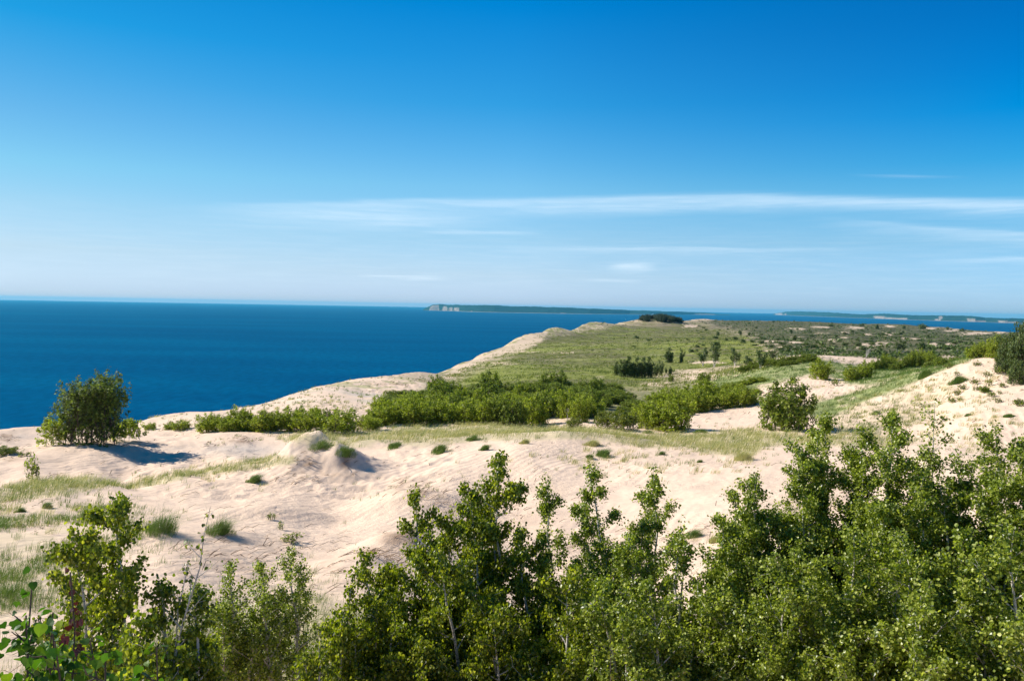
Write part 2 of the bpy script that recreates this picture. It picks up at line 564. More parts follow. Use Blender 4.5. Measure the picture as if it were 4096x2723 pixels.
M['grass_pale'] = leaf_mat('dune_grass_blade', [(0, (0.20, 0.22, 0.055)), (0.45, (0.44, 0.43, 0.15)), (1, (0.74, 0.66, 0.36))], 0.3, 0.5, (1.1, 1.1, 0.7))
M['grass_green'] = leaf_mat('green_grass_blade', [(0, (0.05, 0.11, 0.015)), (0.5, (0.12, 0.20, 0.03)), (1, (0.27, 0.33, 0.08))], 0.3, 0.45, (1.2, 1.2, 0.6))
M['grass_meadow'] = leaf_mat('meadow_grass_blade', [(0, (0.09, 0.13, 0.02)), (0.5, (0.19, 0.23, 0.04)), (1, (0.36, 0.36, 0.12))], 0.35, 0.5, (1.2, 1.2, 0.6))
M['litter'] = leaf_mat('dead_root_fibre', [(0, (0.06, 0.035, 0.02)), (0.5, (0.15, 0.09, 0.055)), (1, (0.32, 0.22, 0.13))], 0.05, 0.8, (1, 1, 1), 0.1)

m_, t = mat('pale_bark')
tcn = t.n('ShaderNodeTexCoord')
mp = t.n('ShaderNodeMapping')
t.l(tcn.outputs['Object'], mp.inputs[0])
mp.inputs['Scale'].default_value = (3, 3, 14)
nz = t.noise(mp.outputs[0], 1.6, 4, 0.7)
p = t.n('ShaderNodeBsdfPrincipled')
t.l(t.ramp(nz, [(0.0, (0.06, 0.05, 0.045)), (0.36, (0.12, 0.10, 0.085)), (0.46, (0.55, 0.49, 0.43)), (1, (0.68, 0.62, 0.56))]), p.inputs['Base Color'])
p.inputs['Roughness'].default_value = 0.75
finish(t, p.outputs[0])
M['bark_pale'] = m_
m_, t = mat('brown_bark')
tcn = t.n('ShaderNodeTexCoord')
nz = t.noise(tcn.outputs['Object'], 9, 4, 0.7)
p = t.n('ShaderNodeBsdfPrincipled')
t.l(t.ramp(nz, [(0.3, (0.045, 0.03, 0.022)), (0.7, (0.16, 0.11, 0.08))]), p.inputs['Base Color'])
p.inputs['Roughness'].default_value = 0.8
finish(t, p.outputs[0])
M['bark_brown'] = m_
m_, t = mat('bleached_wood')
tcn = t.n('ShaderNodeTexCoord')
nz = t.noise(tcn.outputs['Object'], 4, 4, 0.7)
p = t.n('ShaderNodeBsdfPrincipled')
t.l(t.ramp(nz, [(0.3, (0.35, 0.31, 0.28)), (0.7, (0.6, 0.56, 0.52))]), p.inputs['Base Color'])
p.inputs['Roughness'].default_value = 0.8
finish(t, p.outputs[0])
M['dead_wood'] = m_


def plain(name, c, rough=0.5):
    m_, t = mat(name)
    tcn = t.n('ShaderNodeTexCoord')
    nz = t.noise(tcn.outputs['Object'], 0.8, 3)
    p = t.n('ShaderNodeBsdfPrincipled')
    t.l(t.mix(nz, tuple(x * 0.9 for x in c) + (1,), tuple(min(1, x * 1.1) for x in c) + (1,)), p.inputs['Base Color'])
    p.inputs['Roughness'].default_value = rough
    finish(t, p.outputs[0])
    return m_


# ------------------------------------------------------------------ ground cover read off the view
def poly_sd(PX, PY, poly):
    """signed pixel distance, negative inside"""
    poly = np.array(poly, float)
    x0, y0 = poly.min(0) - 30
    x1, y1 = poly.max(0) + 30
    out = np.full(PX.shape, 30.0)
    k = (PX > x0) & (PX < x1) & (PY > y0) & (PY < y1)
    if k.any():
        xs, ys = PX[k], PY[k]
        d = seg_dist(xs, ys, poly)
        out[k] = np.where(inside(xs, ys, poly), -d, d)
    return out


G_BAND = [(270, 437), (330, 431), (380, 430), (430, 424), (500, 422), (560, 426), (640, 433), (700, 432), (760, 429), (800, 432), (870, 436),
          (915, 440), (905, 445), (860, 447), (800, 445), (765, 446), (750, 458), (725, 456), (690, 449), (640, 446), (600, 440), (560, 438),
          (500, 441), (440, 444), (400, 446), (370, 448), (340, 446), (310, 447), (290, 441)]
G_LEFT = [(-60, 489), (0, 489), (30, 480), (60, 478), (95, 477), (118, 485), (95, 489), (60, 496), (20, 500), (-60, 508)]
G_MID = [(125, 487), (150, 478), (190, 471), (240, 462), (290, 454), (300, 458), (290, 465), (240, 470), (190, 477), (150, 485), (128, 489)]
G_LOW = [(-80, 505), (60, 498), (120, 500), (150, 530), (120, 560), (95, 600), (60, 660), (-80, 700)]
G_FOOT = [(150, 630), (190, 600), (300, 590), (345, 600), (420, 620), (500, 700), (120, 700)]
G_RIDGE = [(765, 412), (800, 405), (850, 392), (900, 373), (940, 361), (975, 352), (978, 357), (940, 372), (900, 388), (860, 403), (825, 420), (810, 415)]
G_TUFTY = [(815, 420), (860, 402), (900, 388), (940, 372), (955, 375), (950, 395), (925, 420), (870, 438), (830, 430)]
G_BACK = [(690, 382), (720, 374), (750, 367), (808, 355), (840, 362), (880, 366), (930, 360), (920, 370), (880, 384), (850, 384), (820, 372), (790, 378), (750, 392), (710, 392)]
MEADOW = [(442, 377), (460, 368), (480, 360), (500, 352), (525, 344), (545, 334), (600, 325), (640, 323), (700, 323), (745, 334), (770, 350), (790, 362), (740, 380), (700, 392),
          (640, 400), (560, 410), (440, 410)]
THICKET = [(372, 425), (440, 424), (500, 421), (560, 416), (610, 421), (640, 424), (660, 418), (700, 408), (735, 404), (764, 398), (755, 385), (700, 380), (600, 380), (440, 380), (400, 398), (372, 412)]
BLUFF = [(440, 378), (455, 366), (471, 360), (489, 352), (514, 342), (531, 333), (548, 331), (547, 337), (534, 345), (522, 351), (500, 355), (482, 362), (466, 370), (450, 378)]
SAND_PATCH = [  # sandy patches on the heath and meadow: x, y, rx, ry
    (520, 344, 14, 6), (505, 351, 9, 2.5), (470, 364, 16, 3.5), (450, 371, 10, 3), (530, 337, 8, 3), (593, 325.5, 12, 2.2), (480, 357, 14, 3), (560, 335, 14, 1.5), (490, 362, 20, 2.2), (548, 352, 26, 1.0),
    (700, 318.8, 20, 1.5), (690, 326, 10, 1.5), (636, 321, 7, 1.8),
    (663, 376, 12, 2), (690, 372, 22, 4.5), (712, 378, 12, 4), (655, 384, 26, 2.5), (725, 374, 9, 2.5), (700, 384, 12, 3), (600, 377, 12, 2), (640, 371, 20, 1.6), (700, 362, 20, 1.6), (555, 375, 16, 1.6),
    (785, 347, 16, 2.5), (773, 341, 12, 1.2), (800, 336, 10, 1.0), (820, 333, 8, 1.0), (775, 345, 20, 1.5), (855, 327.5, 12, 1.5), (820, 327, 10, 1.6), (800, 328.5, 10, 1.2), (880, 343, 12, 1.8), (863, 346, 9, 2.2), (868, 344, 14, 2.0),
    (889, 326, 6, 1.2), (930, 328, 9, 1.3), (952, 330, 10, 1.4), (978, 333, 18, 1.8), (1000, 332, 14, 1.5), (868, 334, 4, 1.3), (889, 333.5, 5, 1.5), (833, 340, 6, 2.0), (846, 337, 7, 1.0), (915, 338, 6, 1.0), (935, 344, 8, 1.3), (950, 344, 5, 1.3),
    (905, 338, 5, 1), (925, 353, 6, 1.6), (948, 356, 10, 2.2), (828, 353, 9, 1.6), (845, 332, 5, 1), (765, 350, 10, 1.2), (795, 342, 8, 1.0)]


def cover(x, y, z):
    """masks of grass, heath, gravel, litter; all fixed to the ground"""
    PX, PY = project(np.stack([x, y, z], -1))
    d = np.hypot(x, y)
    f1 = fbm(x / 2.2, y / 2.2, 31, 4)
    f2 = fbm(x / 9, y / 9, 32, 4)
    f3 = fbm(x / 40, y / 40, 33, 4)
    f4 = fbm(x / 14, y / 30, 36, 4)
    wob = (fbm(x / 3, y / 3, 34, 3) - 0.5) * 9
    c = {}
    g = np.zeros(x.shape)
    for poly, amt, soft in ((G_BAND, 0.85, 3), (G_LEFT, 0.75, 3), (G_MID, 0.9, 2), (G_FOOT, 0.55, 16), (G_RIDGE, 1.0, 3), (G_BACK, 1.0, 3), (G_TUFTY, 0.5, 5)):
        sdv = poly_sd(PX, PY, poly) + wob * (0.35 + 0.03 * soft)
        g = np.maximum(g, amt * sstep(sdv, soft, -soft))
    g = np.maximum(g, 0.5 * sstep(poly_sd(PX, PY, G_LOW) + wob, 14, -30) * sstep(f1, 0.3, 0.6))
    c['grass'] = g
    land = np.maximum(sstep(d, 165, 230), sstep(d, 122, 150) * sstep(PX, 440, 470) * sstep(PX, 700, 640))
    s = -coast_sd(x, y)
    sandy_edge = sstep(s, 14 + 30 * (f3 - .5) + 0.015 * d, 2) * sstep(d, 2500, 1100)
    c['meadow'] = land * sstep(poly_sd(PX, PY, MEADOW) + (f2 - .5) * 14, 6, -5)
    # heath covers the rest of the far land
    c['heath'] = land * (1 - c['meadow'])
    sp = np.zeros(x.shape)
    for (a, b, rx, ry) in SAND_PATCH:
        e = ((PX - a) / rx) ** 2 + ((PY - b) / ry) ** 2
        sp = np.maximum(sp, np.exp(-e * 0.8))
    bluff = sstep(poly_sd(PX, PY, BLUFF) + (f1 - .5) * 5, 1.5, -1.5)
    sp = sstep(sp + (f4 - 0.5) * 1.6 + (f1 - .5) * 1.1, 0.56, 0.82) * (sp > 0.04)
    c['patch'] = np.clip(np.maximum(sp, sandy_edge * land * sstep(f4 + (f1 - .5) * .5, 0.30, 0.55)), 0, 1)
    c['patch'] = np.maximum(c['patch'], bluff * 0.95)
    c['bluff'] = bluff
    c['near'] = 1 - land
    c['gravel'] = (1 - land) * np.maximum(
        np.exp(-((PX - 225) / 60) ** 2 - ((PY - 450) / 7) ** 2) + np.exp(-((PX - 20) / 22) ** 2 - ((PY - 440) / 5) ** 2),
        np.exp(-((PX - 345) / 60) ** 2 - ((PY - 398) / 9) ** 2)) * sstep(f2, 0.3, 0.6)
    lit = np.zeros(x.shape)
    for (a, b, rx, ry, am) in LITTER:
        lit = np.maximum(lit, am * np.exp(-((PX - a) / rx) ** 2 - ((PY - b) / ry) ** 2))
    c['litter'] = lit * (1 - land)
    c['f'] = (f1, f2, f3, f4)
    c['px'] = (PX, PY)
    return c


LITTER = [(303, 458, 9, 9, 1.0), (318, 452, 9, 4, 1.0), (300, 475, 14, 5, .8), (415, 492, 22, 4, .9), (398, 535, 18, 4, 1.0), (372, 552, 16, 5, .8), (440, 500, 20, 5, .6), (310, 462, 10, 6, 0.9), (345, 462, 7, 9, 1.0), (325, 475, 25, 6, 0.8), (395, 540, 14, 6, 0.9), (385, 560, 20, 8, .6), (415, 500, 20, 7, 0.5), (405, 486, 16, 7, 0.6),
          (270, 512, 10, 3, 0.8), (242, 440, 12, 3, 1.0), (215, 444, 14, 3, .5), (90, 443, 26, 3.5, 1.0), (150, 444, 30, 2.5, 0.5), (60, 475, 20, 3, .3), (90, 478, 14, 3, .5), (95, 472, 40, 5, .3),
          (395, 384, 26, 2.2, 1.0), (420, 380, 12, 2, 1), (350, 570, 60, 18, 0.35), (240, 560, 60, 18, 0.35), (5, 437, 8, 5, 1), (10, 458, 16, 3, .6), (938, 366, 14, 3, 1), (985, 378, 18, 6, .4), (1005, 372, 20, 12, .45),
          (560, 545, 40, 10, .4), (680, 540, 60, 14, .35), (290, 480, 40, 6, .3), (500, 520, 60, 14, .3), (957, 390, 12, 5, .5), (830, 500, 60, 20, .2)]


def lerp(a, b, f):
    return a + (np.asarray(b) - a) * f[..., None]


def ground_colour(x, y, z):
    c = cover(x, y, z)
    f1, f2, f3, f4 = c['f']
    f0 = fbm(x / 0.8, y / 0.5, 61, 3)
    col = np.ones(x.shape + (3,)) * np.array([0.725, 0.54, 0.395])
    col *= (0.93 + 0.14 * f2 + 0.06 * (f1 - .5))[..., None]
    col = lerp(col, (0.46, 0.415, 0.365), np.clip(c['gravel'], 0, 1) * 0.75)
    col = lerp(col, (0.27, 0.17, 0.105), np.clip(c['litter'] * sstep(f1 * 0.5 + f0 * 0.5, 0.40, 0.62), 0, 1) * 0.8)
    green = np.maximum(sstep(poly_sd(*c['px'], G_RIDGE), 6, 0), sstep(poly_sd(*c['px'], G_BACK), 6, 0))
    gcol = np.ones(col.shape) * np.array([0.34, 0.34, 0.13])
    gcol = lerp(gcol, (0.50, 0.43, 0.25), sstep(f1, 0.35, 0.7) * 0.7)
    gg = np.clip(c['grass'], 0, 1)
    green = np.maximum(sstep(poly_sd(*c['px'], G_RIDGE), 6, 0), sstep(poly_sd(*c['px'], G_BACK), 6, 0))
    gcol = lerp(gcol, (0.13, 0.20, 0.04), green * 0.75)
    col = lerp(col, gcol, gg * sstep(f1 + gg * 0.35, 0.42, 0.75) * (0.6 + 0.3 * green))
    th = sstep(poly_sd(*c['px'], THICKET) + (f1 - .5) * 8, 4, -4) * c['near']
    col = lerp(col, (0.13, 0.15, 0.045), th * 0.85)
    # sparse growth on the slope to the bluff
    d = np.hypot(x, y)
    PX, PY = c['px']
    sl = (1 - np.exp(-(np.maximum(d - 88, 0) / 40) ** 2)) * sstep(PX, 620, 480) * c['near']
    col = lerp(col, (0.30, 0.30, 0.12), sl * sstep(f1 * 0.6 + f2 * 0.4, 0.50, 0.66) * 0.75)
    # meadow and heath
    PY_ = c['px'][1]
    me_ = np.ones(col.shape) * np.array([0.185, 0.20, 0.042])
    me_ = lerp(me_, (0.215, 0.235, 0.045), sstep(f4, 0.4, 0.7))
    me_ = lerp(me_, (0.26, 0.25, 0.10), sstep(f1, 0.5, 0.85) * 0.6)
    me_ = lerp(me_, (0.115, 0.105, 0.045), sstep(f2 + (f3 - .5) * 0.6 + sstep(PY_, 345, 328) * .25, 0.52, 0.72) * 0.75)
    me_ = lerp(me_, (0.13, 0.12, 0.05), sstep(fbm(x / 120, y / 26, 63, 4), 0.45, 0.62) * 0.7)
    me_ = lerp(me_, (0.42, 0.36, 0.22), sstep(f1 * 0.7 + f3 * 0.3, 0.62, 0.76) * 0.55)
    col = lerp(col, me_, c['meadow'])
    he = np.ones(col.shape) * np.array([0.130, 0.118, 0.058])
    he = lerp(he, (0.055, 0.062, 0.026), sstep(f2, 0.4, 0.7))
    he = lerp(he, (0.155, 0.14, 0.07), sstep(f3, 0.45, 0.7) * 0.6)
    he = lerp(he, (0.10, 0.12, 0.04), sstep(f4, 0.55, 0.8) * 0.6)
    he = lerp(he, (0.040, 0.052, 0.020), sstep(f1 * 0.6 + f2 * 0.4, 0.50, 0.64) * 0.7)
    he = lerp(he, (0.36, 0.29, 0.20), sstep(f1 * 0.6 + f4 * 0.4, 0.64, 0.76) * 0.6)
    col = lerp(col, he, c['heath'])
    edge = c['patch'] * sstep(PX, 640, 600) * (1 - c['bluff'] * 0.8)
    col = lerp(col, (0.60, 0.455, 0.325), c['patch'])
    col = lerp(col, (0.22, 0.23, 0.07), edge * sstep(f1 * 0.5 + f2 * 0.5, 0.44, 0.60) * 0.85)
    s = coast_sd(x, y)
    col = lerp(col, (0.58, 0.47, 0.36), sstep(s + (f2 - .5) * 16, 2, 10))
    col = lerp(col, (0.24, 0.24, 0.09), sstep(s, -12, 2) * sstep(d, 180, 300) * sstep(f1 * 0.5 + f2 * 0.5, 0.47, 0.58) * (1 - c['bluff']) * 0.8)
    return np.clip(col, 0, 1), c


# ------------------------------------------------------------------ the terrain sheet
def build_terrain():
    azd = np.radians(np.linspace(-43, 43, 1150))
    side = np.radians(np.concatenate([np.linspace(43, 180, 90)[1:]]))
    azs = np.concatenate([-side[::-1][1:], azd, side])
    rs = np.concatenate([[0.01, 0.6], np.exp(np.linspace(math.log(1.2), math.log(3300), 1050))])
    Aa, Rr = np.meshgrid(azs, rs)
    x = np.sin(Aa) * Rr
    y = np.cos(Aa) * Rr
    z = ground(x, y)
    col, c = ground_colour(x, y, z)
    nr, na = x.shape
    idx = np.arange(nr * na).reshape(nr, na)
    q = np.stack([idx[:-1, :-1], idx[:-1, 1:], idx[1:, 1:], idx[1:, :-1]], -1).reshape(-1, 4)
    q2 = np.stack([idx[:-1, -1], idx[:-1, 0], idx[1:, 0], idx[1:, -1]], -1).reshape(-1, 4)
    q = np.concatenate([q, q2])[:, ::-1]
    zf = z.ravel()
    q = q[(zf[q].max(1) > -5.0)]
    V = np.stack([x, y, z], -1).reshape(-1, 3)
    used = np.zeros(len(V), bool)
    used[q.ravel()] = True
    rem = np.cumsum(used) - 1
    ca = np.concatenate([col, np.ones(col.shape[:2] + (1,))], -1).reshape(-1, 4)[used]
    m_, t = mat('dune_ground')
    at = t.n('ShaderNodeAttribute', attribute_name='Col')
    geo = t.n('ShaderNodeNewGeometry')
    pos = geo.outputs['Position']
    fine = t.noise(pos, 3.2, 6, 0.7)
    fine2 = t.noise(pos, 0.55, 5, 0.6)
    cc = t.mix(1.0, at.outputs['Color'], t.ramp(t.m('ADD', t.m('MULTIPLY', fine, 0.6), t.m('MULTIPLY', fine2, 0.4)),
                                               [(0.3, (0.84, 0.83, 0.82)), (0.7, (1.12, 1.12, 1.12))]), 'MULTIPLY')
    # short growth broken up metre by metre where the ground is green or brown
    sepc = t.n('ShaderNodeSeparateColor')
    t.l(at.outputs['Color'], sepc.inputs[0])
    veg = t.mrange(sepc.outputs[2], 0.20, 0.10)
    spk = t.noise(pos, 0.9, 4, 0.75)
    cc = t.mix(veg, cc, t.mix(1.0, cc, t.ramp(spk, [(0.35, (0.62, 0.68, 0.6)), (0.5, (1, 1, 1)), (0.66, (1.35, 1.3, 1.3))]), 'MULTIPLY'))
    p = t.n('ShaderNodeBsdfPrincipled')
    t.l(cc, p.inputs['Base Color'])
    p.inputs['Roughness'].default_value = 0.95
    p.inputs['Specular IOR Level'].default_value = 0.15
    # wind ripples and trodden sand
    mp = t.n('ShaderNodeMapping')
    t.l(pos, mp.inputs[0])
    mp.inputs['Rotation'].default_value = (0, 0, math.radians(28))
    wv = t.n('ShaderNodeTexWave', wave_type='BANDS', bands_direction='X')
    t.l(mp.outputs[0], wv.inputs['Vector'])
    wv.inputs['Scale'].default_value = 0.55
    wv.inputs['Distortion'].default_value = 5.0
    wv.inputs['Detail'].default_value = 3
    wv.inputs['Detail Scale'].default_value = 0.8
    rip = t.m('MULTIPLY', wv.outputs[0], t.mrange(t.noise(pos, 0.07, 2), 0.48, 0.62))
    h = t.m('ADD', t.m('MULTIPLY', rip, 0.036), t.m('MULTIPLY', t.noise(pos, 1.3, 7, 0.70), t.mrange(t.noise(pos, 0.12, 3), 0.40, 0.60, 0.10, 0.42)))
    h = t.m('ADD', h, t.m('MULTIPLY', t.m('MULTIPLY', spk, veg), 0.5))
    bp = t.n('ShaderNodeBump')
    bp.inputs['Strength'].default_value = 0.55
    bp.inputs['Distance'].default_value = 1.0
    t.l(h, bp.inputs['Height'])
    t.l(bp.outputs[0], p.inputs['Normal'])
    finish(t, p.outputs[0])
    me = mesh_np('sand_dunes', V[used], [rem[q]], m_, smooth=True, attrs={'Col': ('POINT', 'FLOAT_COLOR', ca)})
    o = obj('sand_dunes', me)
    tag(o, 'pale sand dunes with grass, meadow and heath above the lake bluff', 'ground', kind='structure')


build_terrain()

# ------------------------------------------------------------------ lake
def build_lake():
    m_, t = mat('lake_water')
    geo = t.n('ShaderNodeNewGeometry')
    pos = geo.outputs['Position']
    mp = t.n('ShaderNodeMapping')
    t.l(pos, mp.inputs[0])
    mp.inputs['Rotation'].default_value = (0, 0, math.radians(25))
    mp.inputs['Scale'].default_value = (1, 0.45, 1)
    mpb = t.n('ShaderNodeMapping')
    t.l(pos, mpb.inputs[0])
    mpb.inputs['Rotation'].default_value = (0, 0, math.radians(-18))
    mpb.inputs['Scale'].default_value = (0.25, 1, 1)
    big = t.noise(mpb.outputs[0], 0.0022, 6, 0.62)
    wav = t.noise(mp.outputs[0], 0.075, 7, 0.68)
    chop = t.noise(mp.outputs[0], 0.5, 3, 0.6)
    base = t.mix(t.mrange(big, 0.35, 0.65), (0.0002, 0.048, 0.122, 1), (0.0002, 0.074, 0.158, 1))
    base = t.mix(t.mrange(wav, 0.34, 0.66), t.mix(1.0, base, (0.60, 0.74, 0.8, 1), 'MULTIPLY'), t.mix(1.0, base, (1.6, 1.28, 1.22, 1), 'MULTIPLY'))
    # rare breaking crests
    wc = t.n('ShaderNodeTexNoise')
    t.l(mp.outputs[0], wc.inputs['Vector'])
    wc.inputs['Scale'].default_value = 0.045
    wc.inputs['Detail'].default_value = 6
    wc.inputs['Roughness'].default_value = 0.7
    cap = t.mrange(wc.outputs[0], 0.790, 0.815)
    base = t.mix(cap, base, (0.6, 0.66, 0.7, 1))
    dif = t.n('ShaderNodeBsdfDiffuse')
    t.l(base, dif.inputs[0])
    gl = t.n('ShaderNodeBsdfGlossy')
    gl.inputs['Color'].default_value = (0.01, 0.42, 0.62, 1)
    gl.inputs['Roughness'].default_value = 0.28
    h = t.m('ADD', t.m('MULTIPLY', wav, 1.3), t.m('MULTIPLY', chop, 0.25))
    bp = t.n('ShaderNodeBump')
    bp.inputs['Strength'].default_value = 0.5
    bp.inputs['Distance'].default_value = 1.0
    t.l(h, bp.inputs['Height'])
    t.l(bp.outputs[0], gl.inputs['Normal'])
    mx = t.n('ShaderNodeMixShader')
    mx.inputs[0].default_value = 0.16
    t.l(dif.outputs[0], mx.inputs[1])
    t.l(gl.outputs[0], mx.inputs[2])
    finish(t, mx.outputs[0])
    rs = np.array([0, 50, 200, 600, 1200, 2500, 5000, 10000, 20000, 32000, 45000], float)
    n = 180
    a = np.linspace(0, 2 * math.pi, n, endpoint=False)
    V = [np.array([[0, 0, 0.]])]
    for r in rs[1:]:
        V.append(np.stack([np.sin(a) * r, np.cos(a) * r, np.zeros(n)], 1))
    V = np.vstack(V)
    i = np.arange(n)
    j = (i + 1) % n
    tri = np.stack([np.zeros(n, int), 1 + j, 1 + i], 1)
    qs = [np.stack([1 + k * n + i, 1 + k * n + j, 1 + (k + 1) * n + j, 1 + (k + 1) * n + i], 1) for k in range(len(rs) - 2)]
    me = mesh_np('lake', V, [tri, np.concatenate(qs)], m_)
    o = obj('lake_water', me)
    tag(o, 'deep blue lake reaching to the horizon', 'water', kind='structure')


build_lake()

# ------------------------------------------------------------------ islands
def hor_y(px):
    """where the lake's rim shows"""
    v = pix_dir(np.asarray(px, float), 308.0)
    lo = np.full(np.shape(px), 250.0)
    hi = np.full(np.shape(px), 360.0)
    for _ in range(40):
        mid = (lo + hi) / 2
        q = pix_dir(np.asarray(px, float), mid)
        e = q[..., 2] / np.hypot(q[..., 0], q[..., 1])
        up = e > -CAMZ / 45000.0
        lo = np.where(up, mid, lo)
        hi = np.where(up, hi, mid)
    return lo


def build_island(name, label, prof, bluffs, depth, seed):
    """prof: (px, top above the rim in px, base below the rim in px)"""
    pr = np.array(prof, float)
    px = np.arange(pr[0, 0], pr[-1, 0] + 0.01, 0.25)
    top = np.interp(px, pr[:, 0], pr[:, 1])
    base = np.interp(px, pr[:, 0], pr[:, 2])
    hy = hor_y(px)
    q = pix_dir(px, hy + base)
    e = q[:, 2] / np.hypot(q[:, 0], q[:, 1])
    D = -CAMZ / e
    ux, uy = q[:, 0] / np.hypot(q[:, 0], q[:, 1]), q[:, 1] / np.hypot(q[:, 0], q[:, 1])
    crest_in = 500.0
    q2 = pix_dir(px, hy - top)
    e2 = q2[:, 2] / np.hypot(q2[:, 0], q2[:, 1])
    Hh = np.maximum(CAMZ + e2 * (D + crest_in), 1.0)
    # cross section: beach, bluff, wooded top, back slope
    ss = np.array([-40, 0, 30, 60, 110, 170, 240, 320, 400, 500, 700, 1000, 1500, 2500, 3500, 4200]) * 1.0
    fr = np.array([-.02, 0.0, 0.03, 0.06, 0.2, 0.42, 0.64, 0.82, 0.93, 1.0, 0.97, 0.9, 0.8, 0.6, 0.25, -.03])
    ss = np.where(ss > 500, 500 + (ss - 500) * depth, ss)
    dd = D[:, None] + ss[None]
    x = ux[:, None] * dd
    y = uy[:, None] * dd
    z = Hh[:, None] * fr[None]
    nz = fbm(x / 160, y / 160, seed, 4) - 0.5
    nz2 = fbm(x / 60, y / 60, seed + 4, 3) - 0.5
    amp = np.clip(z / 30, 0, 1)
    z = z + amp * (nz * 0.16 * Hh[:, None] + nz2 * 12)
    PXg = np.repeat(px[:, None], len(ss), 1)
    sand = np.zeros(x.shape)
    for (a, b, f0, f1_) in bluffs:
        wob = (fbm(x / 120, y / 120, seed + 9, 3) - .5) * 5
        k = sstep(PXg + wob, a - .8, a + .8) * sstep(PXg + wob, b + .8, b - .8)
        sand = np.maximum(sand, k * (fr[None] <= f1_) * (fr[None] >= f0))
    sand = np.maximum(sand, (fr[None] < 0.035) * 1.0)
    col = np.ones(x.shape + (3,)) * np.array([0.016, 0.036, 0.022])
    col *= (0.7 + 0.7 * fbm(x / 90, y / 90, seed + 2, 3))[..., None]
    col = lerp(col, (0.36, 0.29, 0.24), sand * (0.45 + 0.5 * fbm(x / 70, y / 70, seed + 12, 3)))
    n, k = x.shape
    idx = np.arange(n * k).reshape(n, k)
    f = np.stack([idx[:-1, :-1], idx[1:, :-1], idx[1:, 1:], idx[:-1, 1:]], -1).reshape(-1, 4)
    m_, t = mat(name + '_cover')
    at = t.n('ShaderNodeAttribute', attribute_name='Col')
    geo = t.n('ShaderNodeNewGeometry')
    nn = t.noise(geo.outputs['Position'], 0.03, 5, 0.7)
    p = t.n('ShaderNodeBsdfPrincipled')
    t.l(t.mix(1.0, at.outputs['Color'], t.ramp(nn, [(0.3, (0.7, 0.7, 0.7)), (0.7, (1.3, 1.3, 1.3))]), 'MULTIPLY'), p.inputs['Base Color'])
    p.inputs['Roughness'].default_value = 1.0
    p.inputs['Specular IOR Level'].default_value = 0.0
    finish(t, p.outputs[0])
    ca = np.concatenate([col, np.ones(col.shape[:2] + (1,))], -1).reshape(-1, 4)
    me = mesh_np(name, np.stack([x, y, z], -1).reshape(-1, 3), [f], m_, smooth=False, attrs={'Col': ('POINT', 'FLOAT_COLOR', ca)})
    o = obj(name, me)
    tag(o, label, 'island', kind='structure')


build_island('island', 'wooded island with pale bluffs at its left end, middle of the horizon',
             [(423, -2.4, 3.1), (426, -0.6, 3.2), (430, 1.2, 3.3), (433, 2.7, 3.3), (438, 3.0, 3.3), (446, 2.9, 3.4), (458, 2.9, 3.6), (466, 2.7, 3.8), (480, 3.0, 4.0), (495, 3.0, 4.1),
              (505, 2.5, 4.1), (530, 2.4, 4.1), (560, 2.2, 4.1), (590, 1.6, 4.0), (612, 1.1, 3.8), (630, 0.7, 3.5), (650, 0.5, 3.5), (665, 0.1, 3.4), (681, 0.2, 3.0), (695, -0.2, 2.7), (705, -0.6, 2.6), (718, -1.6, 2.5), (730, -2.3, 2.4)],
             [(430, 439, 0.0, 0.9), (443, 447.5, 0.0, 0.65), (450.5, 452.5, 0.0, 0.5), (455, 458.5, 0.0, 0.5), (471, 472.5, 0, 0.15), (520, 526, 0, .05), (560, 566, 0.0, 0.08), (695, 715, 0, .6), (672, 695, 0, .08)], 1.0, 51)
build_island('island', 'long low wooded island with pale dune bluffs, right of the horizon',
             [(773, -0.6, 1.3), (778, 0.6, 1.4), (786, 2.1, 1.6), (801, 2.6, 1.9), (829, 2.2, 2.4), (845, 1.5, 2.7), (862, 0.9, 2.9), (884, 2.0, 3.3), (906, 1.3, 3.7), (918, 1.0, 3.8),
              (940, 1.3, 4.2), (962, 1.6, 4.4), (975, 1.2, 4.6), (985, 0.0, 4.6), (995, -0.4, 4.8), (1005, -0.9, 5.0), (1012, -0.1, 5.0), (1030, -0.6, 5.1), (1060, 0.3, 5.4), (1120, 1.0, 5.6), (1180, 0.5, 6.0), (1230, -4, 6.4)],
             [(775, 782, 0.0, 0.9), (784.5, 787, 0.0, 0.5), (828, 838, 0.0, .04), (874, 884, 0.05, 0.45), (884, 896, 0.0, 0.25), (896, 908, 0.0, 0.22), (938, 941, 0.0, 0.9), (934, 938, 0.0, 0.3), (966, 976, 0.0, 0.45),
              (976, 985, 0.0, 0.35), (998, 1008, 0.0, 0.5), (1008, 1018, 0.0, 0.4), (1040, 1060, 0, .3)], 1.0, 77)


# ------------------------------------------------------------------ shapes for wood and leaves
def frame(d):
    d = d / (np.linalg.norm(d, axis=-1, keepdims=True) + 1e-9)
    up = np.where(np.abs(d[..., 2:3]) > 0.95, np.array([1., 0, 0]), np.array([0, 0, 1.]))
    a = np.cross(d, up)
    a /= np.linalg.norm(a, axis=-1, keepdims=True) + 1e-9
    b = np.cross(d, a)
    return a, b


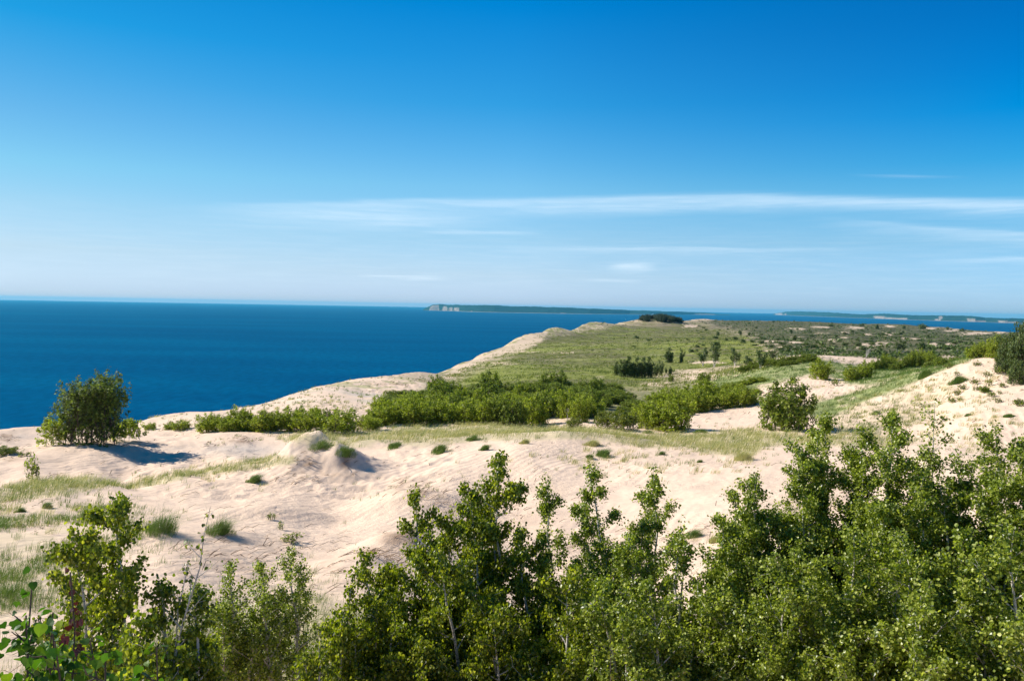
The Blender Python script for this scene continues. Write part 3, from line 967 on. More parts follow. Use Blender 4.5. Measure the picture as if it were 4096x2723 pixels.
def tubes(polys, sides=5):
    """polys: list of (pts (n,3), radii (n,))"""
    V, Fq = [], []
    off = 0
    ang = np.linspace(0, 2 * math.pi, sides, endpoint=False)
    ca, sa = np.cos(ang), np.sin(ang)
    for pts, rad in polys:
        pts = np.asarray(pts, float)
        dr = np.gradient(pts, axis=0)
        a, b = frame(dr)
        ring = pts[:, None] + rad[:, None, None] * (a[:, None] * ca[None, :, None] + b[:, None] * sa[None, :, None])
        n = len(pts)
        V.append(ring.reshape(-1, 3))
        i = np.arange(sides)
        j = (i + 1) % sides
        for k in range(n - 1):
            Fq.append(np.stack([off + k * sides + i, off + (k + 1) * sides + i, off + (k + 1) * sides + j, off + k * sides + j], 1))
        off += n * sides
    return np.vstack(V), np.concatenate(Fq)


LEAF6 = (np.array([[0, 0, 0], [-.42, .25, .10], [-.36, .68, .10], [0, 1.05, 0], [.36, .68, .10], [.42, .25, .10]]),
         np.array([[0, 1, 2, 3], [0, 3, 4, 5]])[:, ::-1])
CLUMP = (np.array([[-.5, -.1, 0], [-.15, .2, .18], [.05, .9, .05], [-.55, .75, -.1], [.1, -.1, .1], [.55, .1, -.12], [.5, .75, .12]]),
         np.array([[0, 1, 2, 3], [4, 5, 6, 2]]))
_h = np.array([[0, 0], [-.28, -.06], [-.50, .12], [-.52, .36], [-.38, .64], [-.18, .84], [0, 1.08], [.18, .84], [.38, .64], [.52, .36], [.50, .12], [.28, -.06]])
HEART = (np.vstack([[[0, .45, 0]], np.column_stack([_h, 0.10 * np.abs(_h[:, 0]) - 0.14 * (_h[:, 1] - .45) ** 2])]),
         np.array([[0, 1 + i, 1 + (i + 1) % 12] for i in range(12)]))


def leaves(rng, P, size, tmpl, hang=0.5, out=None, tipdir=None, jit=0.35, stretch=1.0):
    n = len(P)
    T, Fc = tmpl
    tip = rng.normal(size=(n, 3))
    tip /= np.linalg.norm(tip, axis=1, keepdims=True)
    if tipdir is None:
        tip[:, 2] -= hang * 2
    else:
        tip += np.asarray(tipdir)
    tip /= np.linalg.norm(tip, axis=1, keepdims=True)
    nr = rng.normal(size=(n, 3))
    nr[:, 2] += 0.5
    if out is not None:
        nr += out * 0.8
    nr -= (nr * tip).sum(1, keepdims=True) * tip
    nr /= np.linalg.norm(nr, axis=1, keepdims=True) + 1e-9
    sd_ = np.cross(tip, nr)
    s = size * (1 + jit * rng.uniform(-1, 1, n))
    V = P[:, None] + s[:, None, None] * (T[None, :, 0:1] * sd_[:, None] + stretch * T[None, :, 1:2] * tip[:, None] + T[None, :, 2:3] * nr[:, None])
    k = len(T)
    Fa = (np.arange(n)[:, None, None] * k + Fc[None]).reshape(-1, Fc.shape[1])
    r = np.repeat(np.clip(rng.beta(1.0, 1.25, n), 0, 1), k)
    return V.reshape(-1, 3), Fa, r


def grow(rng, H, R, stems=1, limbs=16, twigs=5, t0=0.15, up=0.9, wander=0.05, tr=0.045, shape='cone', lean=(0, 0), fan=0.5, twl=0.5, bs=0.03, hv=0.62):
    """returns wood polylines and the twig segments that carry leaves"""
    wood, seg = [], []
    for s in range(stems):
        a0 = rng.uniform(0, 2 * math.pi)
        if stems > 1:
            a0 = 2 * math.pi * (s + rng.uniform(-.3, .3)) / stems
        rr = (0 if stems == 1 else fan * R * rng.uniform(0.35, 1.0))
        if s == 0 and stems > 1:
            rr *= 0.3
        hh = H * (1.0 if s == 0 else rng.uniform(hv, 0.97))
        n = 11
        tt = np.linspace(0, 1, n)
        b0 = bs * R * (rng.uniform(0.3, 1.0) if stems > 1 else 0.0)
        q_ = tt ** 1.3
        pts = np.stack([math.cos(a0) * (b0 * (1 - q_) + rr * q_) + lean[0] * hh * q_, math.sin(a0) * (b0 * (1 - q_) + rr * q_) + lean[1] * hh * q_, hh * tt], 1)
        wn = np.cumsum(rng.normal(size=(n, 2)) * wander * hh / n ** 0.5, 0)
        wn -= wn[0]
        pts[:, :2] += wn * tt[:, None]
        r0 = tr * (1 if s == 0 else 0.75)
        rad = r0 * (1 - tt) ** 0.8 + 0.004
        wood.append((pts, rad))
        Rs = R * (1.0 if stems == 1 else 0.62)
        for k in range(limbs):
            t = t0 + (0.97 - t0) * (k + rng.uniform(0, 1)) / limbs
            p = np.array([np.interp(t, tt, pts[:, i]) for i in range(3)])
            a = k * 2.4 + rng.uniform(-.5, .5) + a0
            u = (t - t0) / (1 - t0)
            if shape == 'cone':
                pf = (1 - u) ** 0.75 * min(1, 0.35 + u * 3.5) + 0.06
            elif shape == 'round':
                pf = math.sqrt(max(0.02, 1 - (2 * u - 0.85) ** 2 / 1.6))
            elif shape == 'ovate':
                pf = (1 - u) ** 0.5 * min(1, 0.45 + 3 * u) + 0.05
            else:
                pf = 0.9 * (1 - u * 0.65) * min(1, 0.5 + u * 3)
            L = Rs * pf * rng.uniform(0.55, 1.15)
            upk = up * rng.uniform(0.7, 1.3)
            d = np.array([math.cos(a), math.sin(a), upk])
            d /= np.linalg.norm(d[:2])
            m = 6
            q = np.linspace(0, 1, m)
            lp = p + d[None] * (q * L)[:, None]
            lp[:, 2] += 0.25 * L * q ** 2 * up
            lp += np.cumsum(rng.normal(size=(m, 3)) * 0.04 * L, 0) * q[:, None]
            rl = np.interp(t, tt, rad) * 0.5
            wood.append((lp, rl * (1 - q) ** 0.9 + 0.002))
            for j in range(twigs):
                q0 = rng.uniform(0.2, 1.0)
                b = np.array([np.interp(q0, q, lp[:, i]) for i in range(3)])
                dd = d / np.linalg.norm(d) + rng.normal(size=3) * 0.65
                dd /= np.linalg.norm(dd)
                tl = twl * Rs * (0.25 + 0.5 * pf) * rng.uniform(0.4, 1.0)
                e = b + dd * tl
                wood.append((np.stack([b, (b + e) / 2 + rng.normal(size=3) * 0.04 * tl, e]), np.array([0.004, 0.003, 0.0015])))
                seg.append((b, e))
            seg.append((lp[3], lp[5]))
        seg.append((pts[-2], pts[-1] + np.array([0, 0, 0.05])))
        seg.append((pts[-2], pts[-1]))
        seg.append((pts[-3], pts[-2]))
    return wood, seg


def leaf_points(rng, seg, n, sig):
    a = np.array([s[0] for s in seg])
    b = np.array([s[1] for s in seg])
    L = np.linalg.norm(b - a, axis=1)
    w_ = np.sqrt(L + 0.02)
    i = rng.choice(len(seg), n, p=w_ / w_.sum())
    q = rng.uniform(0, 1.08, n)
    return a[i] + (b - a)[i] * q[:, None] + rng.normal(size=(n, 3)) * sig


def plant(name, label, cat, loc, seed, H, R, nleaf, leaf, lm, bark, tmpl=LEAF6, group=None, hang=0.45, sig=None, rz=0.0,
          parts=('crown', 'trunk'), sc=1.0, wood_min=0.0, sides=5, stretch=1.0, tipdir=None, sink=0.0, **kw):
    rng = np.random.default_rng(seed)
    wood, seg = grow(rng, H, R, **kw)
    P = leaf_points(rng, seg, nleaf, sig if sig is not None else leaf * 0.9)
    P[:, 2] = np.maximum(P[:, 2] - sink * H, 0.03 + 0.02 * H * rng.uniform(0, 1, len(P)) * (sink > 0))
    c = np.array([0, 0, H * 0.4])
    out = P - c
    out /= np.linalg.norm(out, axis=1, keepdims=True) + 1e-6
    V, Fa, r = leaves(rng, P, leaf, tmpl, hang=hang, out=out, stretch=stretch, tipdir=tipdir)
    root = thing(name, label, cat, loc, rz, group, sc)
    obj(parts[0], mesh_np(parts[0], V, [Fa], lm, attrs={'rnd': ('POINT', 'FLOAT', r)}), root)
    wood = [q for q in wood if q[1][0] >= wood_min]
    Vw, Fw = tubes(wood, sides)
    obj(parts[1], mesh_np(parts[1], Vw, [Fw], bark, smooth=True), root)
    return root



# ------------------------------------------------------------------ things standing on the ground
def size_px(px_h, loc):
    return px_h * math.hypot(loc[0], loc[1]) / F


def top_h(px, py, loc):
    """height a thing at loc needs for its tip to show at row py"""
    d = math.hypot(loc[0], loc[1])
    return float(pix_at(px, py, d)[2] - loc[2])


# --- foreground trees: px, tip row, distance, crown radius, kind, label
FT = [
    (103, 493, 13, 1.25, 'b', 'dark birch with a narrow leafy tip, leftmost tall tree before the sand'),
    (150, 575, 12.5, 1.0, 'b', 'bushy dark birch crown just right of the leftmost tall birch'),
    (185, 590, 12, 0.8, 'b', 'low dark birch spreading right towards the sand at lower left'),
    (135, 625, 9.5, 1.0, 'b', 'dark low birch behind the big-leaved cottonwood at bottom left'),
    (25, 640, 8.5, 0.8, 'b', 'dark leafy bush behind the cottonwood in the bottom left corner'),
    (205, 655, 12.3, 0.5, 'b', 'small dark birch bush at the bottom edge left of the grass'),
    (228, 560, 17, 0.8, 'a', 'light green aspen sapling with a thin tip, left of the sand gap'),
    (258, 590, 17, 0.8, 'a', 'low light green aspen bush between two thin-tipped saplings at left'),
    (290, 553, 17.5, 0.85, 'a', 'light green aspen sapling leaning right over the pale sand gap'),
    (408, 490, 14.5, 0.75, 'b', 'slender birch tip at the left shoulder of the central birch'),
    (478, 464, 15, 1.5, 'b', 'tallest central birch with white stems showing through open leaves'),
    (378, 552, 13.5, 0.75, 'b', 'birch with drooping leaves on the left flank of the central birch'),
    (349, 585, 13, 0.6, 'b', 'lower left birch crown overhanging the sand gap'),
    (318, 640, 12, 0.6, 'b', 'small birch with sparse tips at the left foot of the central birches'),
    (520, 528, 14.5, 1.0, 'b', 'birch crown right beside the tallest central birch'),
    (440, 545, 13, 1.3, 'b', 'broad birch crown below the tallest central birch'),
    (455, 496, 14.5, 0.9, 'b', 'leafy birch just left of the tallest central birch'),
    (500, 482, 15, 0.8, 'b', 'birch with a ragged tip just right of the tallest central birch'),
    (551, 480, 15.5, 0.75, 'a', 'narrow green spire standing alone between two broader crowns'),
    (578, 560, 14.5, 0.8, 'a', 'low aspen filling the dip right of the narrow spire'),
    (608, 469, 15.5, 0.85, 'a', 'aspen with a bushy double tip before the rippled sand'),
    (647, 464, 16, 0.7, 'a', 'aspen with a slender tip close right of the bushy double tip'),
    (628, 530, 14, 1.1, 'a', 'broad lower aspen beneath the pair of tips in the middle'),
    (673, 521, 13.5, 0.6, 'a', 'small dark pointed aspen tip in the gap right of the middle'),
    (703, 582, 13, 0.75, 'a', 'low aspen in the dip with grass showing above it'),
    (768, 469, 15.5, 0.6, 'a', 'thin aspen shoot at the left end of the right hand grove'),
    (742, 515, 14.5, 0.9, 'a', 'rounded aspen below the thin shoot at the left end of the right hand grove'),
    (796, 443, 16, 1.0, 'a', 'aspen with a pointed tip, second tip of the right hand grove'),
    (827, 438, 16.5, 0.7, 'a', 'aspen with a pale stem and thin tip, third tip of the right hand grove'),
    (846, 462, 16, 1.15, 'a', 'aspen with a rounded top just left of the tallest grove tree'),
    (877, 415, 16.5, 1.4, 'a', 'tallest tapering aspen of the right hand grove'),
    (898, 470, 15.5, 0.8, 'a', 'aspen shoulder on the right side of the tallest grove tree'),
    (811, 468, 15.8, 0.9, 'a', 'leafy aspen between the second and third tips of the right hand grove'),
    (858, 447, 16.2, 0.95, 'a', 'aspen with a blunt top touching the left side of the tallest grove tree'),
    (907, 455, 16.2, 0.8, 'a', 'aspen with an uneven top just left of the lone sapling'),
    (752, 498, 15, 0.8, 'a', 'leafy aspen under the thin shoot at the grove left end'),
    (958, 448, 16.8, 0.7, 'a', 'aspen with a ragged top right of the lone sapling'),
    (940, 399, 17, 0.42, 's', 'thin lone sapling spire rising above the right hand grove'),
    (948, 478, 15.5, 0.95, 'a', 'aspen crown under the thin lone sapling spire'),
    (922, 495, 15.0, 0.8, 'a', 'aspen in the notch left of the thin lone sapling'),
    (972, 462, 16.0, 0.75, 'a', 'aspen with rounded top between the sapling and the right edge tips'),
    (992, 428, 16.5, 1.0, 'a', 'aspen with a tall dark tip near the right edge'),
    (1016, 447, 15.5, 0.85, 'a', 'rightmost aspen, cut by the edge of the picture'),
    (1050, 455, 15.5, 1.0, 'a', 'aspen mostly outside the right edge'),
    (1120, 440, 15.5, 1.1, 'a', 'aspen beyond the right edge of the picture, nearest to it'),
    (1200, 470, 14.5, 1.2, 'a', 'aspen farthest beyond the right edge of the picture'),
    (790, 540, 13, 1.2, 'a', 'full aspen crown low in the left half of the right hand grove'),
    (845, 530, 13, 1.2, 'a', 'full aspen crown low below the tallest grove tree'),
    (905, 545, 12.5, 1.1, 'a', 'full aspen crown low below the notch of the grove'),
    (965, 540, 12.5, 1.2, 'r', 'aspen with a long reddish stem low at the right'),
    (1020, 530, 12, 1.1, 'a', 'big-leaved aspen low at the right edge'),
    (545, 570, 12.5, 1.1, 'b', 'dense birch below the narrow spire, lower middle'),
    (490, 600, 12.8, 1.1, 'b', 'dense birch low in the middle left of centre'),
    (600, 590, 12, 1.1, 'a', 'dense aspen below the broad lower aspen, lower middle'),
    (660, 585, 12, 1.0, 'a', 'dark dense aspen under the small pointed tip'),
    (715, 615, 12.9, 1.0, 'a', 'dense aspen low between the middle trees and the grove'),
    (385, 615, 12.8, 0.8, 'b', 'small birch low on the left side of the central birches'),
    (430, 650, 12.3, 0.9, 'b', 'birch foliage at the bottom edge below the central birches'),
    (520, 655, 12.3, 1.0, 'b', 'birch foliage at the bottom edge left of the yellow sprig'),
    (600, 650, 12.3, 0.9, 'a', 'aspen foliage at the bottom edge by the yellow sprig'),
    (680, 645, 12.3, 1.0, 'a', 'aspen foliage at the bottom edge right of the yellow sprig'),
    (765, 635, 12.3, 1.0, 'a', 'aspen foliage at the bottom edge under the grove left part'),
    (850, 630, 12.3, 1.0, 'a', 'aspen foliage at the bottom edge under the tallest grove tree'),
    (930, 635, 12.3, 0.9, 'r', 'aspen with reddish stem at the bottom edge at the right'),
    (1000, 620, 12.2, 0.9, 'a', 'large-leaved aspen at the bottom right corner'),
]
for i, (px, py, d, R, k, lab) in enumerate(FT):
    loc = on_ground(px, d)
    H = max(top_h(px, py, loc) - 0.05, 1.0)
    low = py > 520
    lf = 0.043 if k in 'as' else 0.047
    R *= 1.45 if px > 320 else 1.15
    n = int(R * H * 3300)
    kw = dict(stems=1 if k == 's' else (4 if low else 3), limbs=20 if k != 's' else 26, twigs=5, t0=0.12 if k != 's' else 0.3,
              up=0.8 if k != 'b' else 0.7, tr=0.05 if k != 's' else 0.022, shape='ovate' if k != 'b' else 'oval', fan=0.6, bs=0.45, wander=0.04 if k != 's' else 0.01)
    if k == 'b' and not low:
        n = int(n * 0.9)
        kw['shape'] = 'oval'
    if k == 's':
        n = 1500
    plant('birch_tree' if k == 'b' else 'aspen_tree', lab, 'tree', loc, 100 + i, H, R, n, lf,
          M['leaf_birch'] if k == 'b' else M['leaf_aspen'], M['bark_pale'] if k != 'r' else M['bark_brown'],
          hang=0.75 if k == 'b' else 0.3, sig=0.055, group='trees along the foot of the lookout', **kw)

# --- near cottonwood with large leaves, bottom left
for i, (px, py, d, R, n, lab) in enumerate([
        (38, 578, 4.6, 0.22, 60, 'cottonwood shoot with large heart-shaped leaves, highest in the bottom left corner'),
        (95, 632, 4.4, 0.32, 95, 'cottonwood shoot with large heart-shaped leaves near its dead red shoot'),
        (20, 645, 4.2, 0.25, 70, 'cottonwood shoot with large leaves cut by the left edge'),
        (60, 615, 4.8, 0.30, 90, 'cottonwood shoot with large leaves between the highest shoot and the dead red shoot'),
        (5, 618, 4.4, 0.28, 90, 'cottonwood shoot with large leaves at the left edge, taller than the one cut by it'),
        (42, 640, 4.0, 0.30, 100, 'cottonwood shoot with large leaves low in the middle of the bottom left corner'),
        (80, 660, 3.9, 0.28, 80, 'cottonwood shoot with large leaves lowest at the bottom left'),
        (125, 655, 4.3, 0.25, 75, 'cottonwood shoot with large leaves, rightmost of the bottom left corner')]):
    loc = on_ground(px, d)
    H = top_h(px, py, loc)
    plant('cottonwood_shoot', lab, 'sapling', loc, 300 + i, H, R * 1.3, n * 7, 0.040, M['leaf_cotton'], M['bark_brown'], tmpl=HEART,
          hang=0.45, sig=0.03, group='cottonwood shoots beside the lookout', stems=4, limbs=13, twigs=2, bs=0.4, t0=0.35, up=0.8, tr=0.005, shape='oval', wander=0.03, twl=0.8)
loc = on_ground(66, 4.7)
plant('withered_shoot', 'dead shoot with curled dark red leaves among green cottonwood leaves', 'sapling', loc, 320, top_h(66, 574, loc), 0.06, 30, 0.033,
      M['leaf_red'], M['bark_brown'], tmpl=HEART, hang=0.9, sig=0.015, limbs=5, twigs=1, t0=0.78, up=1.4, tr=0.004, wander=0.02, stems=1)
loc = on_ground(150, 12.2)
plant('bare_sapling', 'almost bare pale branch arching right with a few leaves before the sand', 'sapling', loc, 330, top_h(190, 502, loc), 0.75, 130, 0.05,
      M['leaf_birch'], M['bark_pale'], limbs=9, twigs=2, t0=0.5, up=0.7, tr=0.022, lean=(0.17, 0), wander=0.02, stems=2, sig=0.03, fan=0.2)
loc = on_ground(612, 8.5)
plant('yellow_sprig', 'small bright yellow-green feathery sprig at the bottom edge', 'plant', loc, 331, top_h(612, 640, loc), 0.35, 420, 0.035,
      M['leaf_yellow'], M['bark_brown'], limbs=12, twigs=3, t0=0.5, up=0.5, tr=0.01, stems=2, sig=0.02, stretch=1.3)

# --- tall clump on the knoll at the left
loc = on_ground(91, 73.5)
plant('cottonwood_clump', 'dark many-stemmed cottonwood clump on the sand knoll against the lake', 'tree', loc, 401, top_h(93, 375, loc), 2.5, 13000, 0.14,
      M['leaf_clump'], M['bark_brown'], tmpl=CLUMP, hang=0.2, sig=0.09, stems=22, limbs=19, twigs=3, t0=0.0, up=1.7, sink=0.07, hv=0.6, tr=0.045, shape='ovate', fan=0.85, bs=0.85, wander=0.03, lean=(0.04, 0), tipdir=(1.2, 0, 0.2))
loc = on_ground(57, 74)
plant('cottonwood_bush', 'low bright leafy bush hugging the left foot of the cottonwood clump', 'bush', loc, 402, 2.2, 1.3, 1100, 0.16,
      M['leaf_shrub'], M['bark_pale'], tmpl=CLUMP, stems=9, limbs=8, twigs=2, up=0.7, tr=0.02, sig=0.1, bs=0.9, fan=0.9, t0=0.02, shape='ovate')
loc = on_ground(126, 76)
plant('cottonwood_bush', 'low leafy bush at the right foot of the cottonwood clump', 'bush', loc, 403, 1.8, 1.3, 1000, 0.16,
      M['leaf_shrub'], M['bark_pale'], tmpl=CLUMP, stems=9, limbs=8, twigs=2, up=0.7, tr=0.02, sig=0.1, bs=0.9, fan=0.9, t0=0.02, shape='ovate')

# --- shrub prototypes (each becomes the first of its kind), then copies
PROTO = {}


def shrub(kind, label, loc, hpx=None, wpx=None, h=None, rz=None, group=None, cat='shrub'):
    rngp = np.random.default_rng(int(abs(loc[0] * 131 + loc[1] * 17)) + 7)
    kind_, var = kind, int(rngp.integers(0, 3))
    spec = {'green': ('poplar_shrub', 3.0, 1.5, 3600, 0.125, 'leaf_shrub', 'ovate', 15, 0.65),
            'dark': ('poplar_shrub', 3.0, 1.5, 3600, 0.125, 'leaf_shrub_dark', 'ovate', 15, 0.65),
            'yellow': ('poplar_shrub', 3.0, 1.5, 2000, 0.13, 'leaf_yellow', 'cone', 11, 1.0),
            'tall': ('poplar_tree', 6.0, 1.5, 1700, 0.24, 'leaf_grey', 'ovate', 7, 1.3),
            'open': ('poplar_tree', 6.0, 2.2, 800, 0.28, 'leaf_grey', 'oval', 4, 1.1),
            'deep': ('juniper_bush', 3.0, 1.5, 3400, 0.125, 'leaf_grey', 'ovate', 14, 0.8),
            'sprout': ('leafy_sprout', 0.7, 0.6, 110, 0.11, 'leaf_shrub_dark', 'oval', 5, 0.8),
            'jun': ('juniper_bush', 1.6, 1.5, 900, 0.20, 'needle', 'round', 8, 0.5),
            'far': ('heath_bush', 2.0, 1.3, 420, 0.30, 'leaf_grey', 'round', 8, 0.7)}[kind]
    key = (kind, var)
    nm, H0, R0, n, lf, mt, shp, st, up = spec
    if h is None:
        h = size_px(hpx, loc)
    sz = h / H0
    sx = sz if wpx is None else size_px(wpx, loc) / (2.1 * R0)
    rz = rngp.uniform(0, 6.28) if rz is None else rz
    if key not in PROTO:
        PROTO[key] = plant(nm, label, cat, loc, 500 + 10 * len(PROTO), H0, R0, n, lf, M[mt], M['bark_brown' if kind != 'open' else 'bark_pale'], tmpl=CLUMP,
                           parts=('foliage', 'stem') if 'tree' not in nm else ('crown', 'trunk'), rz=rz, sc=(sx, sx, sz), group=group, stems=st, limbs=9, twigs=2,
                           up=up, tr=0.03 if 'tree' not in nm else 0.09, shape=shp, sig=lf * 0.8, t0=0.02 if kind not in ('open', 'tall') else (0.3 if kind == 'open' else 0.03),
                           hang=0.1, hv=0.45, fan=0.95, sink=0.10 if kind not in ('open', 'tall') else 0.03, bs=0.8 if kind not in ('open', 'tall') else (0.1 if kind == 'open' else 0.6), wood_min=0.006, sides=4)
        return PROTO[key]
    return dup(PROTO[key], label, loc, rz, (sx, sx, sz), group)


rg = np.random.default_rng(5)
# single shrubs one can point at: px, base row, height px, width px
for (px, py, hp, wp, kd, lab) in [
        (786, 430, 53, 56, 'dark', 'large rounded shrub alone on the sand right of the thicket'),
        (672, 430, 38, 46, 'green', 'dense bright shrub at the right front corner of the thicket'),
        (650, 428, 30, 30, 'green', 'bright shrub just left of the dense corner shrub'),
        (622, 430, 26, 32, 'yellow', 'yellowish shrub with spiky tips beside the sand tongue'),
        (604, 428, 20, 22, 'yellow', 'yellowish shrub left of the spiky one beside the sand tongue'),
        (574, 428, 14, 18, 'yellow', 'small golden bush at the front of the dark hollow'),
        (338, 433, 28, 42, 'green', 'broad shrub with light showing under its skirt, left of the sand gap'),
        (306, 431, 24, 28, 'green', 'shrub in the left row next to the broad skirted one'),
        (286, 431, 26, 28, 'green', 'taller shrub in the middle of the left shrub row'),
        (264, 431, 22, 30, 'green', 'shrub in the left part of the left shrub row'),
        (243, 430, 20, 28, 'green', 'shrub at the left end of the left shrub row'),
        (207, 432, 19, 22, 'green', 'thin open shrub on the sand left of the shrub row'),
        (214, 428, 15, 14, 'green', 'small upright shrub near the thin open one'),
        (182, 430, 10, 18, 'green', 'low shrub on the sand slope left of the thin open shrub'),
        (170, 429, 8, 12, 'green', 'lowest leafy shrub on the slope right of the cottonwood clump'),
        (316, 416, 9, 10, 'green', 'small dark shrub above the left shrub row'),
        (821, 379, 22, 20, 'green', 'upright shrub before the dark green ridge at right'),
        (852, 380, 15, 18, 'green', 'shrub on the sand patch right of the upright one'),
        (866, 379, 19, 14, 'green', 'pointed shrub behind the sand patch at right'),
        (835, 386, 7, 10, 'sprout', 'small low shrub between two larger ones on the sand patch'),
        (942, 365, 9, 14, 'dark', 'rounded grey-green shrub left of the dune crest'),
        (704, 381, 10, 14, 'dark', 'rounded dark shrub beside the pink sand behind the thicket'),
        (671, 382, 8, 6, 'dark', 'small pointed shrub at the sand behind the thicket'),
        (5, 455, 8, 20, 'dark', 'dark scrub bush at the left edge on the sand'),
        (24, 456, 6, 11, 'sprout', 'small leafy bush near the left edge'),
        (33, 479, 19, 15, 'sprout', 'leafy seedling bush leaning on the bare sand at left'),
        (290, 541, 8, 26, 'sprout', 'low leafy plant spreading on the sand below centre left'),
        (271, 520, 7, 10, 'sprout', 'tiny leafy plant with a shadow on the sand'),
        (281, 530, 8, 7, 'sprout', 'tiny upright leafy plant above the low spreading one'),
        (508, 486, 5, 8, 'sprout', 'tiny leafy plant on the smooth sand at centre'),
        (1001, 361, 9, 12, 'dark', 'small dark bush on the dune crest at right'),
        (985, 392, 6, 9, 'dark', 'low dark bush on the upper dune face at right')]:
    loc = hit(px, py)
    shrub(kd, lab, loc, hp, wp)

for k in range(15):
    px = 222 + k * 8 + rg.uniform(-3, 3)
    shrub('green' if rg.uniform() < 0.6 else 'dark', 'small poplar shrub filling the left shrub row', hit(px, rg.uniform(425, 431)), rg.uniform(9, 24), rg.uniform(10, 20), group='small poplar shrubs in the left row')
for k in range(26):
    px = rg.uniform(945, 1024)
    py = rg.uniform(366, 408)
    shrub('sprout', 'small straggly bush rooted in the eroded upper dune face at right', hit(px, py), rg.uniform(3, 7), rg.uniform(5, 10), group='straggly bushes on the right dune face', cat='bush')
for k in range(14):
    px, py = rg.uniform(880, 1000), rg.uniform(345, 358)
    shrub('dark', 'poplar bush behind the crest of the right dune', on_ground(px, rg.uniform(135, 170)), rg.uniform(7, 12), rg.uniform(9, 14), group='poplar bushes behind the right dune crest')
# the thicket, row behind row
prof = np.array([(366, 410), (383, 399), (400, 396), (420, 393), (437, 377), (455, 377), (470, 385), (490, 371), (505, 384), (530, 383), (548, 374), (562, 373), (578, 380), (596, 380),
                 (612, 388), (628, 394), (648, 396), (662, 384), (700, 381), (742, 378), (757, 386), (766, 398)], float)
front = np.array([(366, 428), (440, 427), (500, 424), (560, 421), (610, 424), (650, 420), (700, 411), (735, 407), (766, 401)], float)
rows = [(88, 0.0), (95, 0.18), (103, 0.38), (112, 0.58), (122, 0.78), (133, 1.0)]
for ri, (d, f) in enumerate(rows):
    x0 = 374 + ri * 4
    x1 = 606 if ri < 3 else 618
    px = x0 + rg.uniform(0, 8)
    while px < x1:
        if 548 < px < 606 and ri < 1 and rg.uniform() < 0.6:
            px += 14
            continue
        tp = np.interp(px, prof[:, 0], prof[:, 1])
        ft = np.interp(px, front[:, 0], front[:, 1]) - 30
        py = ft * (1 - f) + tp * f + rg.uniform(-2, 7)
        loc = on_ground(px, d + rg.uniform(-3, 3))
        h = max(top_h(px, py, loc) * rg.uniform(0.85, 1.32), 1.2)
        wh = ['front edge', 'front part', 'middle', 'middle', 'back part', 'back edge'][ri]
        sd_ = 'left half' if px < 490 else 'right half'
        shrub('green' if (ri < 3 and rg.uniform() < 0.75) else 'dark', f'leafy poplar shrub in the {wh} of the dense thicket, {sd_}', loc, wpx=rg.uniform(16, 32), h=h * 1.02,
              group=f'poplar shrubs in the {wh} of the thicket, {sd_}')
        px += rg.uniform(9, 16)
for (px, py, d, wp, kd, lab) in [(438, 372, 118, 20, 'dark', 'taller shrub standing out at the left shoulder of the thicket'), (491, 366, 132, 24, 'dark', 'tallest dark shrub rising above the back of the thicket, left of centre'),
                            (404, 391, 100, 22, 'green', 'taller shrub near the left end of the thicket'), (548, 369, 130, 17, 'dark', 'left one of two dark shrubs rising above the thicket back'), (562, 369, 130, 19, 'dark', 'right one of two dark shrubs rising above the thicket back'),
                            (522, 378, 112, 18, 'green', 'pointed shrub poking out of the middle of the thicket'), (463, 381, 104, 16, 'green', 'thin pointed shrub poking out of the left half of the thicket'), (596, 375, 118, 17, 'dark', 'tall shrub at the right end of the thicket back')]:
    loc = on_ground(px, d)
    shrub(kd, lab, loc, wpx=wp, h=top_h(px, py, loc))
for (px, py, hp, wp, lab) in [(150, 429, 7, 12, 'low leafy shrub right of the cottonwood clump on the slope'), (226, 431, 13, 16, 'low shrub linking the thin open shrub to the left row'), (364, 428, 14, 18, 'small shrub in the gap between left row and thicket'), (372, 430, 17, 20, 'shrub at the very left tip of the thicket front')]:
    shrub('green', lab, hit(px, py), hp, wp)
# its right arm up to the big sand slope
for ri, (dd, f) in enumerate([(0, 0.0), (8, 0.45), (18, 0.85)]):
    px = 640 + 6 * ri + rg.uniform(0, 6)
    while px < 764:
        b = np.interp(px, front[:, 0], front[:, 1])
        tp = np.interp(px, prof[:, 0], prof[:, 1])
        base = hit(px, b)
        d = math.hypot(base[0], base[1]) + dd
        loc = on_ground(px, d)
        py = (tp + 9) * (1 - f) + tp * f + rg.uniform(-2, 5)
        h = max(top_h(px, py, loc) * rg.uniform(0.8, 1.3), 0.8)
        shrub('green', ['bright poplar shrub along the front of the thicket arm beside the sand', 'bright poplar shrub inside the thicket arm above the sand', 'bright poplar shrub at the back of the thicket arm'][ri],
              loc, wpx=rg.uniform(17, 25), h=h, group=['poplar shrubs along the front of the thicket arm', 'poplar shrubs inside the thicket arm', 'poplar shrubs at the back of the thicket arm'][ri])
        px += rg.uniform(10, 16)
# low dark growth in the hollow
for k in range(26):
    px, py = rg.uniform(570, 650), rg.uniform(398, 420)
    shrub('dark', 'low dark bush in the shady hollow between thicket and its right arm', on_ground(px, rg.uniform(90, 125)), rg.uniform(7, 12), rg.uniform(14, 22), group='low dark bushes in the hollow', cat='bush')

